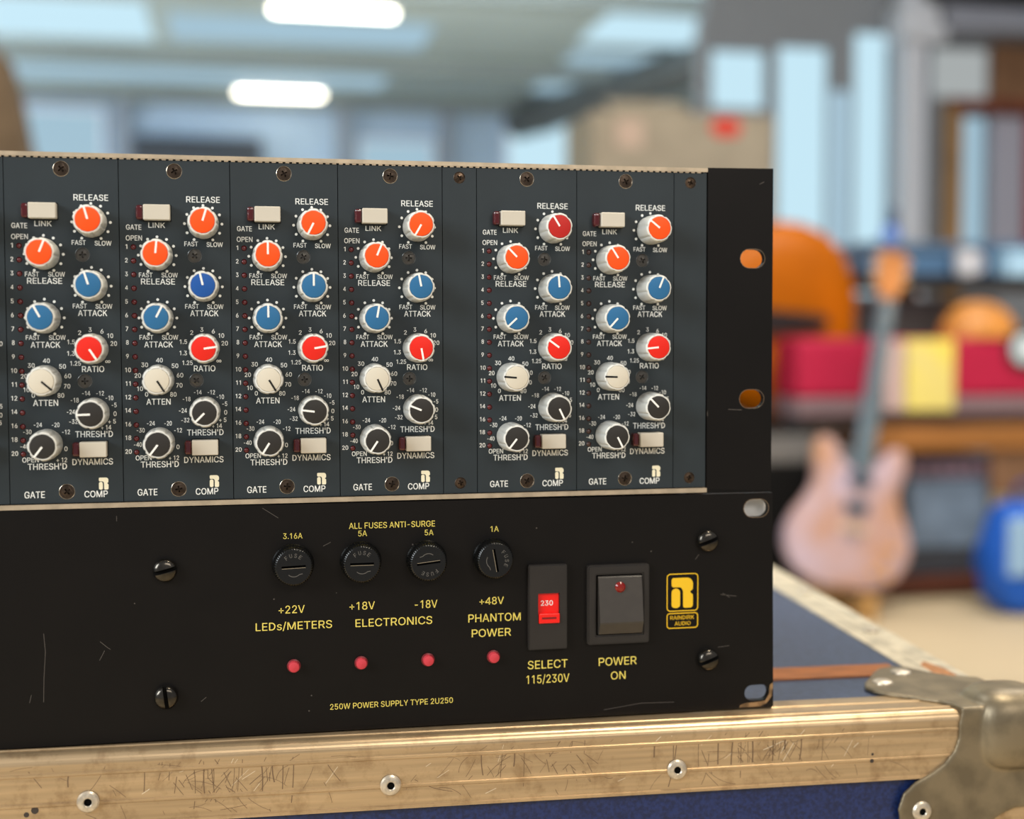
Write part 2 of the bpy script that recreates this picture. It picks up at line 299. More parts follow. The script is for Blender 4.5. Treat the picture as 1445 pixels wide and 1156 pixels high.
# sans-serif lettering: for each character its advance, outline points and triangles (thousandths of an em, cap height 509)
GL = {"A":[480,[16,0,201,509,276,509,463,0,395,0,287,302,276,334,264,372,250,420,232,478,245,478,228,419,213,371,201,333,191,302,85,0,110,142,110,199,370,199,370,142],[0,9,1,9,2,1,9,10,2,10,3,2,0,17,9,17,11,9,11,8,9,11,8,10,8,18,10,18,3,10,7,18,8,17,12,11,6,18,7,17,13,12,5,18,6,17,14,13,17,16,14,16,15,14,4,19,5,19,18,5,0,16,17,16,18,17,16,19,18,19,3,18,0,15,16,4,3,19]],
 "B":[456,[60,0,60,509,289,504,329,491,359,469,381,442,394,410,398,374,395,344,387,320,373,301,356,286,336,275,315,267,315,262,339,257,363,245,385,227,402,203,414,173,418,136,413,100,400,67,377,39,344,18,301,4,125,57,296,63,330,80,349,105,355,137,352,161,342,184,327,203,306,218,279,228,125,231,125,285,265,288,288,296,308,309,323,326,333,348,336,372,330,403,313,429,283,446,240,452,125,452],[40,39,13,40,12,41,20,19,30,37,1,36,28,22,29,5,4,45,10,9,41,14,13,38,25,27,26,14,34,15,34,17,16,35,34,14,17,34,33,38,37,36,7,6,43,43,6,44,37,48,1,25,24,27,38,13,39,24,23,28,18,32,31,3,2,46,35,14,38,9,8,42,2,47,46,45,44,5,0,26,36,19,18,31,8,7,43,23,22,28,21,20,30,18,17,32,22,21,29,0,25,26,13,12,40,9,42,41,11,10,41,47,2,48,2,1,48,12,11,41,16,15,34,4,3,45,1,0,36,42,8,43,46,45,3,30,29,21,19,31,30,36,35,38,6,5,44,17,33,32,28,27,24]],
 "C":[510,[267,-7,205,1,150,25,104,63,70,115,48,179,40,254,48,329,70,393,104,445,150,484,205,508,267,516,305,513,340,504,373,490,402,471,427,447,448,418,463,385,473,348,408,348,401,373,389,395,375,413,357,428,337,440,315,449,292,454,267,456,223,450,184,432,150,403,125,364,109,314,103,254,109,194,125,145,151,105,184,76,223,59,267,53,292,55,315,60,337,69,357,81,375,96,389,114,401,136,408,160,473,160,463,124,448,91,428,62,402,38,373,19,341,5,305,-4],[23,17,24,6,36,35,39,1,40,27,13,28,2,39,38,4,3,38,32,8,33,37,4,38,19,18,22,2,1,39,12,11,30,57,43,42,55,54,45,6,35,34,21,20,19,40,0,41,55,45,44,10,9,31,46,53,47,16,15,25,29,12,30,8,7,33,15,14,26,31,30,11,11,10,31,49,48,51,51,50,49,53,52,47,6,5,36,28,12,29,16,25,24,42,41,0,18,17,23,5,37,36,9,8,32,26,14,27,56,55,44,54,53,46,5,4,37,31,9,32,23,22,18,52,51,48,13,12,28,25,15,26,52,48,47,22,21,19,56,44,43,7,6,34,34,33,7,57,56,43,0,57,42,3,2,38,14,13,27,17,16,24,1,0,40,54,46,45]],
 "D":[500,[60,0,126,0,126,509,60,509,126,0,215,0,212,62,126,62,215,0,267,6,249,67,212,62,267,6,316,25,284,81,249,67,316,25,360,56,315,104,284,81,360,56,396,96,342,134,315,104,396,96,424,144,362,171,342,134,424,144,441,198,374,212,362,171,441,198,447,254,378,254,374,212,447,254,441,311,374,297,378,254,441,311,424,365,362,338,374,297,424,365,396,413,342,375,362,338,396,413,360,453,315,405,342,375,360,453,316,484,284,428,315,405,316,484,267,503,249,442,284,428,267,503,215,509,212,447,249,442,215,509,126,509,126,447,212,447],[0,1,2,0,2,3,4,5,6,4,6,7,8,9,10,8,10,11,12,13,14,12,14,15,16,17,18,16,18,19,20,21,22,20,22,23,24,25,26,24,26,27,28,29,30,28,30,31,32,33,34,32,34,35,36,37,38,36,38,39,40,41,42,40,42,43,44,45,46,44,46,47,48,49,50,48,50,51,52,53,54,52,54,55,56,57,58,56,58,59,60,61,62,60,62,63,64,65,66,64,66,67]],
 "E":[419,[60,0,60,509,372,509,372,452,125,452,125,286,355,286,355,229,125,229,125,57,375,57,375,0],[11,10,9,8,7,6,2,1,4,0,9,8,5,4,1,1,0,8,8,6,5,8,5,1,0,11,9,3,2,4]],
 "F":[410,[60,0,60,509,369,509,369,452,125,452,125,278,346,278,346,221,125,221,125,0],[0,9,8,0,8,5,1,0,5,8,7,6,2,1,4,5,4,1,3,2,4,8,6,5]],
 "G":[520,[269,-7,205,1,149,25,104,64,69,116,47,179,40,254,47,329,69,393,103,445,149,484,203,508,265,516,304,513,340,504,374,489,403,469,429,445,449,416,465,384,474,349,408,349,399,372,387,393,373,411,356,427,337,439,315,448,291,454,265,456,222,450,183,432,150,404,125,364,109,314,103,254,109,194,125,145,151,105,184,76,224,59,269,53,309,57,345,71,374,93,396,123,410,160,415,202,434,199,283,199,283,256,478,256,478,200,471,141,451,91,419,50,377,19,326,0],[11,13,12,11,14,13,10,14,11,10,15,14,10,16,15,9,16,10,9,29,16,29,17,16,9,30,29,28,17,29,27,17,28,9,31,30,26,17,27,8,31,9,26,18,17,25,18,26,8,32,31,24,18,25,24,19,18,23,19,24,8,33,32,7,33,8,22,19,23,22,20,19,21,20,22,7,34,33,6,34,7,6,35,34,49,51,50,49,47,51,47,52,51,5,35,6,5,36,35,49,46,47,48,52,47,48,53,52,46,48,49,46,53,48,5,37,36,4,37,5,45,53,46,4,38,37,45,54,53,44,54,45,3,38,4,3,39,38,43,54,44,43,55,54,3,40,39,42,55,43,2,40,3,2,41,40,41,55,42,2,55,41,2,56,55,1,56,2,1,57,56,0,57,1]],
 "H":[517,[60,0,60,509,125,509,125,289,392,289,392,509,457,509,457,0,392,0,392,232,125,232,125,0],[9,6,4,0,11,10,3,10,9,4,3,9,1,0,10,9,8,7,9,7,6,6,5,4,3,1,10,3,2,1]],
 "I":[190,[60,0,126,0,126,509,60,509],[0,1,2,0,2,3]],
 "K":[467,[60,0,126,0,126,509,60,509,126,180,126,268,362,509,448,509,200,268,252,312,462,0,380,0],[0,1,2,0,2,3,4,5,6,4,6,7,8,9,10,8,10,11]],
 "L":[393,[60,0,60,509,125,509,125,57,361,57,361,0],[3,1,0,5,4,3,0,5,3,3,2,1]],
 "M":[628,[60,0,124,0,124,509,60,509,504,0,568,0,568,509,504,509,70,509,150,509,346,0,282,0,558,509,478,509,282,0,346,0],[0,1,2,0,2,3,4,5,6,4,6,7,8,9,10,8,10,11,12,13,14,12,14,15]],
 "N":[523,[60,0,60,509,136,509,343,183,352,169,363,151,375,130,388,107,401,82,414,55,405,54,402,81,401,108,400,134,399,157,399,178,399,195,399,509,463,509,463,0,387,0,202,290,190,310,177,331,164,354,148,381,130,413,108,452,119,454,121,417,122,384,123,354,124,328,125,307,125,291,125,0],[0,27,1,27,2,1,27,28,2,28,3,2,16,18,17,16,19,18,29,26,28,26,3,28,0,29,27,29,26,27,0,30,29,25,3,26,0,31,30,24,3,25,23,3,24,0,32,31,22,3,23,0,33,32,21,3,22,0,34,33,0,35,34,20,3,21,15,19,16,20,4,3,14,19,15,20,5,4,13,19,14,20,6,5,12,19,13,20,7,6,11,19,12,20,8,7,20,10,8,10,9,8,10,19,11,20,19,10]],
 "O":[533,[267,-7,205,1,150,25,105,63,70,115,48,179,40,254,48,329,70,393,105,445,150,484,205,508,267,516,329,508,384,484,429,445,464,393,486,329,493,254,486,179,464,115,429,63,384,25,329,1,267,53,310,59,349,76,383,105,408,144,425,194,430,254,425,314,408,365,383,404,349,433,310,450,267,456,223,450,184,433,151,404,125,364,109,314,103,254,109,194,125,144,151,105,184,76,223,59],[16,15,33,37,36,12,19,18,29,10,39,38,6,5,43,3,2,45,1,0,47,6,43,42,12,11,37,18,17,31,22,27,26,14,13,34,23,22,26,41,6,42,32,17,16,36,35,12,18,30,29,2,1,46,32,16,33,26,25,23,7,6,41,45,2,46,40,39,8,33,14,34,4,3,45,21,20,27,22,21,27,45,44,4,17,32,31,19,29,28,11,10,38,15,14,33,7,41,40,8,7,40,20,19,28,1,47,46,27,20,28,47,0,24,0,23,25,10,9,39,35,34,13,5,4,44,0,25,24,9,8,39,13,12,35,18,31,30,11,38,37,43,5,44]],
 "P":[455,[60,0,126,0,126,509,60,509,126,196,275,196,272,258,126,258,275,196,314,201,295,261,272,258,314,201,351,217,317,271,295,261,351,217,382,242,336,286,317,271,382,242,407,274,350,305,336,286,407,274,422,312,359,328,350,305,422,312,427,352,362,352,359,328,427,352,422,393,359,377,362,352,422,393,407,431,350,400,359,377,407,431,382,463,336,419,350,400,382,463,351,488,317,434,336,419,351,488,314,504,295,444,317,434,314,504,275,509,272,447,295,444,275,509,126,509,126,447,272,447],[0,1,2,0,2,3,4,5,6,4,6,7,8,9,10,8,10,11,12,13,14,12,14,15,16,17,18,16,18,19,20,21,22,20,22,23,24,25,26,24,26,27,28,29,30,28,30,31,32,33,34,32,34,35,36,37,38,36,38,39,40,41,42,40,42,43,44,45,46,44,46,47,48,49,50,48,50,51,52,53,54,52,54,55,56,57,58,56,58,59]],
 "R":[480,[60,0,126,0,126,509,60,509,126,196,275,196,272,258,126,258,275,196,314,201,295,261,272,258,314,201,351,217,317,271,295,261,351,217,382,242,336,286,317,271,382,242,407,274,350,305,336,286,407,274,422,312,359,328,350,305,422,312,427,352,362,352,359,328,427,352,422,393,359,377,362,352,422,393,407,431,350,400,359,377,407,431,382,463,336,419,350,400,382,463,351,488,317,434,336,419,351,488,314,504,295,444,317,434,314,504,275,509,272,447,295,444,275,509,126,509,126,447,272,447,235,220,300,235,452,0,376,0],[0,1,2,0,2,3,4,5,6,4,6,7,8,9,10,8,10,11,12,13,14,12,14,15,16,17,18,16,18,19,20,21,22,20,22,23,24,25,26,24,26,27,28,29,30,28,30,31,32,33,34,32,34,35,36,37,38,36,38,39,40,41,42,40,42,43,44,45,46,44,46,47,48,49,50,48,50,51,52,53,54,52,54,55,56,57,58,56,58,59,60,61,62,60,62,63]],
 "S":[447,[224,-9,172,-4,128,9,91,31,64,60,46,96,38,137,104,137,110,110,123,88,142,71,166,59,194,52,224,49,257,52,286,60,311,74,329,92,341,114,346,139,342,161,332,179,316,193,296,205,128,260,86,289,60,326,52,372,58,413,75,448,102,476,138,498,180,511,227,516,275,511,316,498,351,476,377,449,394,415,401,378,337,378,326,412,302,437,267,453,225,459,194,456,167,448,145,435,129,418,118,398,115,376,119,352,131,334,148,319,169,308,312,264,336,252,359,238,379,220,395,198,405,171,408,139,403,99,386,64,360,34,323,11,278,-4],[22,56,23,54,53,24,30,29,48,41,40,38,60,59,20,36,42,41,16,15,65,26,25,52,14,13,0,25,53,52,18,62,19,64,63,17,60,20,19,5,4,8,4,3,9,66,15,14,45,44,33,56,55,23,11,10,2,57,56,22,0,66,14,55,54,23,31,30,47,58,57,21,37,36,41,7,6,5,59,21,20,32,31,46,27,26,51,34,33,44,29,28,49,25,24,53,28,27,50,47,46,31,3,2,10,1,0,12,26,52,51,35,34,43,9,8,4,24,23,54,21,57,22,49,48,29,64,17,16,2,1,11,3,10,9,8,7,5,65,64,16,63,62,18,49,28,50,66,65,15,40,39,38,59,58,21,36,35,42,38,37,41,62,61,19,33,32,45,12,0,13,34,44,43,32,46,45,30,48,47,12,11,1,51,50,27,61,60,19,43,42,35,63,18,17]],
 "T":[449,[32,452,32,509,417,509,417,452,257,452,257,0,193,0,193,452],[3,2,1,5,4,7,7,3,0,3,1,0,4,3,7,5,7,6]],
 "U":[517,[259,-8,203,-2,154,15,114,43,85,80,66,124,60,173,60,509,124,509,124,178,128,144,141,113,160,87,187,68,220,56,259,52,298,56,331,68,357,87,377,113,389,144,393,178,393,509,457,509,457,173,451,124,433,80,403,43,363,15,315,-2],[29,28,17,11,10,5,28,27,18,9,6,10,7,6,9,27,19,18,19,25,20,25,24,20,20,24,21,26,25,19,0,16,15,23,22,21,29,17,16,12,2,13,0,15,14,11,3,12,27,26,19,2,1,13,0,29,16,5,4,11,3,2,12,4,3,11,14,13,1,6,5,10,9,8,7,1,0,14,24,23,21,17,28,18]],
 "V":[480,[204,0,16,509,84,509,192,206,203,176,215,137,230,89,248,31,235,31,252,90,267,138,279,176,290,206,395,509,463,509,278,0],[0,2,1,0,3,2,12,14,13,12,15,14,0,4,3,11,15,12,10,15,11,0,5,4,9,15,10,0,6,5,8,7,9,7,15,9,0,7,6,0,15,7]],
 "W":[686,[155,0,16,509,82,509,163,196,170,171,175,145,181,120,187,94,192,67,197,40,189,40,194,67,200,94,205,120,211,145,218,171,224,196,306,509,380,509,462,196,468,171,474,145,480,120,486,94,492,67,497,40,488,40,493,67,499,94,504,120,510,145,517,171,523,196,603,509,670,509,530,0,455,0,368,323,359,356,351,391,344,431,336,475,350,475,342,433,335,395,327,359,318,323,230,0],[0,2,1,0,3,2,16,41,17,41,18,17,41,42,18,42,19,18,32,34,33,32,35,34,16,43,41,43,40,41,43,40,42,40,19,42,16,44,43,39,19,40,16,45,44,38,19,39,16,46,45,37,19,38,16,47,46,36,19,37,0,4,3,15,47,16,36,20,19,31,35,32,0,5,4,14,47,15,36,21,20,30,35,31,0,6,5,13,47,14,36,22,21,29,35,30,0,7,6,12,47,13,36,23,22,28,35,29,0,8,7,11,47,12,36,24,23,27,35,28,0,10,8,10,9,8,10,47,11,36,26,24,26,25,24,26,35,27,0,47,10,36,35,26]],
 "Y":[472,[203,0,203,208,16,509,91,509,222,292,236,264,250,230,224,230,265,318,381,509,455,509,268,208,268,0],[8,5,11,1,12,11,4,2,1,1,0,12,4,3,2,5,1,11,5,4,1,7,6,5,11,10,8,9,8,10]],
 "s":[365,[182,-8,145,-5,112,3,84,18,62,38,45,63,36,94,94,107,105,79,124,60,150,49,181,45,217,50,244,62,262,81,268,103,265,121,254,136,237,147,104,186,72,208,53,237,47,274,51,305,65,332,87,354,115,370,149,381,187,384,223,381,254,372,279,358,299,339,314,316,324,290,268,277,258,298,243,316,219,328,187,333,156,329,131,317,114,299,109,277,112,258,124,243,144,232,275,194,306,171,325,142,331,107,326,75,312,47,290,24,260,6,223,-5],[45,19,46,26,41,40,29,28,39,1,11,10,33,32,36,55,54,12,25,24,42,51,15,14,13,12,54,39,38,29,30,29,38,27,26,40,8,7,5,52,51,14,17,47,18,55,12,11,53,14,13,32,31,37,16,15,50,49,48,16,30,38,37,23,22,43,20,45,44,54,53,13,34,33,35,26,25,41,20,19,45,36,35,33,48,47,17,3,9,8,39,27,40,50,49,16,28,27,39,0,55,11,19,18,46,25,42,41,1,0,11,47,46,18,16,48,17,21,20,44,24,23,42,10,9,2,7,6,5,5,4,8,37,36,32,53,52,14,4,3,8,22,21,44,2,1,10,3,2,9,43,22,44,42,23,43,31,30,37,51,50,15]],
 "/":[249,[235,533,71,-76,14,-76,178,533],[1,0,3,1,3,2]],
 "0":[453,[227,-7,174,1,130,24,95,62,69,113,53,178,48,254,53,330,69,395,95,447,130,484,174,508,227,516,279,508,323,484,358,447,384,395,400,330,405,254,400,178,384,113,359,62,323,24,279,1,227,50,261,56,290,74,313,103,330,144,340,194,340,314,330,365,313,405,290,435,261,453,227,460,192,453,163,435,140,405,123,365,113,314,113,194,123,144,140,103,163,74,192,56],[24,23,25,36,35,11,15,33,32,6,41,40,2,45,44,5,42,41,21,20,27,9,38,37,22,21,26,2,1,45,27,26,21,45,1,24,11,10,36,23,22,25,30,29,18,16,15,32,20,19,28,15,14,33,1,0,24,26,25,22,7,6,40,5,4,42,6,5,41,39,7,40,38,8,39,10,9,37,37,36,10,8,7,39,3,2,44,27,20,28,17,16,31,17,31,30,12,35,13,14,34,33,16,32,31,19,18,29,28,19,29,42,4,43,4,3,43,43,3,44,0,23,24,9,8,38,35,14,13,12,11,35,14,35,34,18,17,30]],
 "1":[420,[205,0,270,0,270,509,205,509,85,360,85,420,205,509,205,440],[0,1,2,0,2,3,4,5,6,4,6,7]],
 "2":[453,[64,0,64,47,299,305,311,327,318,348,320,371,317,397,308,419,293,436,273,449,250,457,224,460,196,457,172,447,153,433,139,413,130,390,127,362,66,362,71,405,86,442,111,473,143,496,182,511,225,516,268,511,306,497,337,474,361,445,376,411,381,372,378,345,371,318,357,290,336,259,153,60,153,57,389,57,389,0],[19,16,15,8,7,27,35,34,2,11,24,12,5,29,6,24,11,10,23,22,13,21,15,14,25,24,10,9,25,10,1,0,36,31,5,4,35,1,36,18,17,16,0,38,36,2,1,35,27,26,8,20,19,15,32,31,4,2,33,3,19,18,16,28,27,7,24,23,12,31,30,5,38,37,36,6,28,7,26,25,9,21,20,15,22,21,14,23,13,12,30,29,5,3,32,4,33,32,3,26,9,8,34,33,2,29,28,6,22,14,13]],
 "3":[453,[218,-7,173,-3,133,10,98,30,70,57,52,91,44,132,109,132,115,107,126,87,144,71,165,59,191,52,219,50,248,53,275,61,297,74,315,93,325,116,329,145,326,172,316,196,299,217,275,234,242,244,201,248,157,248,157,299,288,448,288,452,70,452,70,509,372,509,372,461,211,278,211,289,264,288,308,276,344,253,371,222,387,186,393,145,387,103,370,66,344,36,309,12,266,-2],[30,32,31,30,33,32,30,29,33,29,28,33,28,34,33,27,35,28,35,34,28,26,35,27,26,36,35,26,37,36,26,38,37,26,25,38,25,24,38,24,39,38,23,39,24,22,39,23,22,40,39,21,40,22,20,40,21,20,41,40,19,41,20,18,41,19,18,42,41,5,7,6,5,8,7,17,42,18,5,9,8,17,43,42,16,43,17,4,9,5,4,10,9,15,43,16,4,11,10,15,44,43,14,44,15,4,12,11,3,12,4,13,44,14,3,13,12,3,44,13,3,45,44,2,45,3,2,46,45,1,46,2,1,0,46]],
 "4":[453,[285,0,348,0,348,509,285,509,22,112,428,112,428,172,22,172,22,172,100,172,300,440,285,509],[0,1,2,0,2,3,4,5,6,4,6,7,8,9,10,8,10,11]],
 "5":[453,[221,-7,178,-2,140,11,108,32,83,60,66,93,60,130,122,130,127,108,138,89,154,73,173,60,196,52,221,50,250,53,276,64,298,82,314,104,324,131,328,162,324,193,314,221,297,244,275,262,248,273,218,277,192,275,167,268,145,258,128,246,67,253,96,509,366,509,366,452,151,452,136,301,155,315,178,325,203,331,229,334,263,330,294,321,321,306,345,285,364,260,379,231,388,199,391,163,385,117,369,76,343,41,309,15,268,-1],[0,14,13,34,32,31,35,29,28,49,48,18,51,50,16,42,41,23,1,0,12,11,10,2,0,52,14,44,22,21,12,0,13,46,20,19,25,38,26,39,38,25,35,28,27,47,46,19,4,3,9,2,1,11,5,4,8,41,24,23,39,25,24,45,44,21,6,5,7,48,47,19,1,12,11,35,34,31,38,37,26,37,36,26,18,48,19,36,35,27,40,39,24,46,45,20,8,4,9,31,30,35,14,52,15,26,36,27,50,49,17,45,21,20,8,7,5,44,43,22,43,42,22,3,2,10,34,33,32,50,17,16,42,23,22,52,51,15,41,40,24,16,15,51,30,29,35,49,18,17,9,3,10]],
 "6":[453,[226,-7,182,-1,142,15,109,40,84,74,69,115,64,162,68,199,80,239,102,285,252,509,322,509,151,261,145,261,154,275,165,288,179,299,196,307,214,312,235,314,278,309,316,295,346,271,370,240,384,201,389,157,384,112,368,73,343,39,310,14,271,-2,226,48,254,52,279,63,299,79,314,101,324,128,327,157,324,187,314,213,299,235,279,251,254,262,226,265,198,262,174,252,153,235,138,214,128,188,125,158,128,128,138,102,153,79,174,63,198,52],[27,26,35,48,7,6,49,48,6,35,26,36,29,28,34,31,0,32,10,9,12,8,7,48,35,34,28,1,0,54,33,29,34,28,27,35,30,33,32,9,8,12,12,47,46,14,12,45,23,39,38,39,22,40,19,43,42,12,8,47,51,3,52,0,30,32,25,24,38,20,42,41,20,19,42,19,18,43,23,22,39,16,15,44,26,25,36,30,29,33,12,11,10,18,17,43,12,46,45,15,14,45,5,49,6,54,53,1,22,21,40,5,4,50,8,48,47,21,41,40,17,44,43,51,50,4,0,31,54,3,2,52,36,25,37,50,49,5,4,3,51,24,23,38,2,1,53,44,15,45,52,2,53,17,16,44,21,20,41,37,25,38,14,13,12]],
 "7":[453,[97,0,323,448,323,452,62,452,62,509,391,509,391,449,165,0],[1,0,7,1,7,6,5,4,2,2,1,6,4,3,2,5,2,6]],
 "8":[453,[226,-7,178,-2,136,11,101,33,74,62,57,96,52,135,55,166,65,195,81,220,101,241,125,256,153,265,119,282,93,308,76,342,70,380,75,417,90,450,114,477,146,498,184,511,226,516,269,511,306,498,337,477,361,450,377,417,382,380,376,342,359,308,333,282,300,265,327,256,351,241,372,220,387,195,397,166,401,135,395,96,378,62,352,33,317,11,275,-2,226,49,258,52,285,60,307,74,323,91,333,113,337,139,333,165,322,189,305,208,283,223,256,232,226,235,196,232,169,223,147,208,130,189,119,165,115,139,119,113,129,91,145,74,167,60,195,52,226,290,252,292,274,300,293,313,307,330,316,351,319,376,316,399,308,420,294,437,275,449,252,457,226,460,200,457,177,449,159,437,145,420,136,399,133,376,136,351,145,330,159,313,178,300,201,292],[85,84,17,25,24,77,14,13,88,56,68,91,21,20,82,61,60,8,0,43,45,90,89,12,23,22,79,32,31,71,19,18,82,56,32,69,7,6,62,67,66,1,71,30,72,30,29,73,76,25,77,26,25,76,22,81,80,22,21,81,4,3,64,20,19,82,12,91,90,34,56,55,58,12,11,57,56,91,35,54,53,5,4,63,56,69,68,29,28,74,28,75,74,4,64,63,24,23,78,56,34,33,54,35,34,17,16,85,64,3,65,72,30,73,16,15,86,18,17,82,69,32,70,43,42,46,47,46,42,55,54,34,3,2,65,13,12,89,0,45,44,59,58,11,57,91,12,65,2,66,40,49,48,76,75,26,56,33,32,32,71,70,6,5,63,58,57,12,10,9,60,31,30,71,60,59,10,62,6,63,38,37,50,2,1,66,8,7,61,88,13,89,37,51,50,38,50,49,35,53,52,9,8,60,21,82,81,22,80,79,43,46,45,41,48,47,83,82,17,28,27,75,36,35,52,42,41,47,1,0,67,11,10,59,40,39,49,77,24,78,74,73,29,84,83,17,14,88,87,39,38,49,0,44,67,41,40,48,37,36,51,36,52,51,61,7,62,86,15,87,15,14,87,86,85,16,27,26,75,23,79,78]],
 "9":[453,[226,516,271,510,310,494,343,468,368,434,384,393,389,347,385,309,373,270,350,224,200,0,130,0,301,248,307,248,299,234,287,221,273,210,257,202,238,196,218,195,175,199,137,214,106,237,83,269,68,307,64,352,69,397,85,436,110,469,143,494,182,510,226,460,199,457,174,446,154,429,138,407,129,381,125,352,129,322,138,295,154,274,174,257,199,247,226,243,254,247,279,257,299,273,314,295,324,321,327,350,324,381,314,407,299,429,279,446,254,457],[20,42,41,15,46,45,0,30,31,34,33,27,2,1,53,32,31,28,33,32,27,15,9,46,32,28,27,0,31,54,29,28,31,4,51,50,43,17,44,8,7,48,36,25,37,4,3,51,6,49,48,15,45,44,23,22,39,47,8,48,1,0,54,24,23,38,35,34,27,15,14,12,51,3,52,19,18,43,16,15,44,18,17,43,12,11,15,40,21,41,22,21,40,30,29,31,39,38,23,49,5,50,26,25,36,2,53,52,14,13,12,40,39,22,25,38,37,20,19,42,25,24,38,35,26,36,7,6,48,8,47,46,11,10,15,10,9,15,42,19,43,17,16,44,9,8,46,5,4,50,21,20,41,3,2,52,53,1,54,27,26,35,6,5,49]],
 "+":[453,[198,34,198,364,255,364,255,34,61,172,61,226,391,226,391,172],[3,2,1,7,6,5,3,1,0,7,5,4]],
 "-":[453,[337,244,337,188,114,188,114,244],[1,0,3,1,3,2]],
 ".":[188,[95,-4,78,-1,63,9,53,24,50,41,53,59,63,73,78,83,95,87,113,83,128,73,138,59,141,41,138,24,128,9,113,-1],[12,11,10,8,6,0,6,5,4,2,1,0,6,4,2,0,15,14,12,8,0,12,10,8,2,0,6,10,9,8,8,7,6,14,13,12,4,3,2,14,12,0]],
 "'":[206,[78,318,70,509,136,509,128,318],[0,3,2,0,2,1]]}
_G = {}
def glyphs(s, b=9):
    if (s, b) in _G: return _G[(s, b)]
    x = 0; vs = []; fs = []
    for ch in s:
        if ch == ' ': x += 190; continue
        ad, v, t = GL[ch]; o = len(vs)
        for k, (dx, dz) in enumerate(((-b, -b / 2), (b, -b / 2), (-b, b / 2), (b, b / 2))):       # four overlaid strikes give the printed weight
            o = len(vs)
            vs += [(x + v[i] + dx, v[i + 1] + dz, k) for i in range(0, len(v), 2)]
            fs += [[o + t[i], o + t[i + 1], o + t[i + 2]] for i in range(0, len(t), 3)]
        x += ad
    x0 = min(v[0] for v in vs); x1 = max(v[0] for v in vs)
    _G[(s, b)] = ([(p - x0, q, k) for p, q, k in vs], fs, x1 - x0, 509)
    return _G[(s, b)]

def circle(cx, cz, r, n=20, a0=0.0): return [(cx + r * math.cos(a0 + 2 * PI * i / n), cz + r * math.sin(a0 + 2 * PI * i / n)) for i in range(n)]
def slot_loop(cx, cz, wd, h, n=8):
    r = h / 2; out = []
    for i in range(n + 1):
        a = -PI / 2 + PI * i / n; out.append((cx + wd / 2 - r + r * math.cos(a), cz + r * math.sin(a)))
    for i in range(n + 1):
        a = PI / 2 + PI * i / n; out.append((cx - wd / 2 + r + r * math.cos(a), cz + r * math.sin(a)))
    return out
def rrect(x0, x1, z0, z1, r, n=5):
    out = []
    for cx, cz, a in ((x1 - r, z1 - r, 0), (x0 + r, z1 - r, 90), (x0 + r, z0 + r, 180), (x1 - r, z0 + r, 270)):
        for i in range(n + 1):
            t = math.radians(a + 90 * i / n); out.append((cx + r * math.cos(t), cz + r * math.sin(t)))
    return out
def boolean(me_a, me_b, op='DIFFERENCE'):
    a = bpy.data.objects.new('a', me_a); b = bpy.data.objects.new('b', me_b); COL.objects.link(a); COL.objects.link(b)
    md = a.modifiers.new('b', 'BOOLEAN'); md.object = b; md.operation = op; md.material_mode = 'TRANSFER'; md.solver = 'EXACT'
    dg = bpy.context.evaluated_depsgraph_get()
    me = bpy.data.meshes.new_from_object(a.evaluated_get(dg))
    bpy.data.objects.remove(a); bpy.data.objects.remove(b)
    return me

def logo(mb, x0, x1, z0, z1, y, m):
    """rounded bar and hooked double-bulge letter, in a unit box"""
    def S(pts): return [(x0 + p[0] * (x1 - x0), z0 + p[1] * (z1 - z0)) for p in pts]
    def arc(cx, cz, rx, rz, a0, a1, n=8): return [(cx + rx * math.cos(math.radians(a0 + (a1 - a0) * i / n)), cz + rz * math.sin(math.radians(a0 + (a1 - a0) * i / n))) for i in range(n + 1)]
    bar = arc(0.2, 0.52, 0.2, 0.13, 0, 180) + arc(0.2, 0.1, 0.2, 0.1, 180, 360)
    mb.flat([S(bar)], y, m)
    hook = arc(0.1, 0.92, 0.1, 0.08, 180, 90, 4) + [(0.7, 1.0)] + arc(0.72, 0.79, 0.28, 0.21, 90, 0) + arc(0.80, 0.66, 0.2, 0.12, 0, -70, 5) \
        + arc(0.80, 0.40, 0.2, 0.10, 60, 0, 4) + arc(0.88, 0.12, 0.12, 0.12, 0, -90, 4) + arc(0.62, 0.08, 0.08, 0.08, 270, 180, 4) + [(0.54, 0.45)] \
        + arc(0.36, 0.50, 0.18, 0.19, 10, 80, 5) + [(0.12, 0.69)] + arc(0.1, 0.79, 0.1, 0.1, 250, 180, 4)
    mb.flat([S(hook)], y, m)

# ------------------------------------------------------------------ the setting: a big workshop hall
def floor_mat():
    m = mat('beige_concrete', (196, 176, 142), 0.6, 0, 0.3, 0.08, 1.5); return m
wall_m = mat('pale_blue_wall', (160, 182, 204), 0.8, 0, 0.2, 0.05, 0.6)
ceil_m = mat('grey_green_ceiling', (168, 184, 188), 0.8, 0, 0.2, 0.06, 0.5)
beam_m = mat('grey_beam', (128, 138, 138), 0.7, 0, 0.3, 0.05, 1)
part_m = mat('grey_partition_paint', (146, 150, 156), 0.7, 0, 0.3, 0.05, 1)
frame_w = mat('white_frame', (216, 220, 230), 0.5, 0, 0.4)
def pane_mat(name, rgb, k): return mat(name, (20, 24, 28), 0.6, 0, 0.1, emit=(rgb, k))
glass_sky = pane_mat('daylit_pane', (200, 234, 248), 0.98)
glass_dim = pane_mat('dim_daylit_pane', (178, 212, 230), 0.8)
glass_blue = pane_mat('blue_daylit_pane', (140, 185, 218), 0.7)

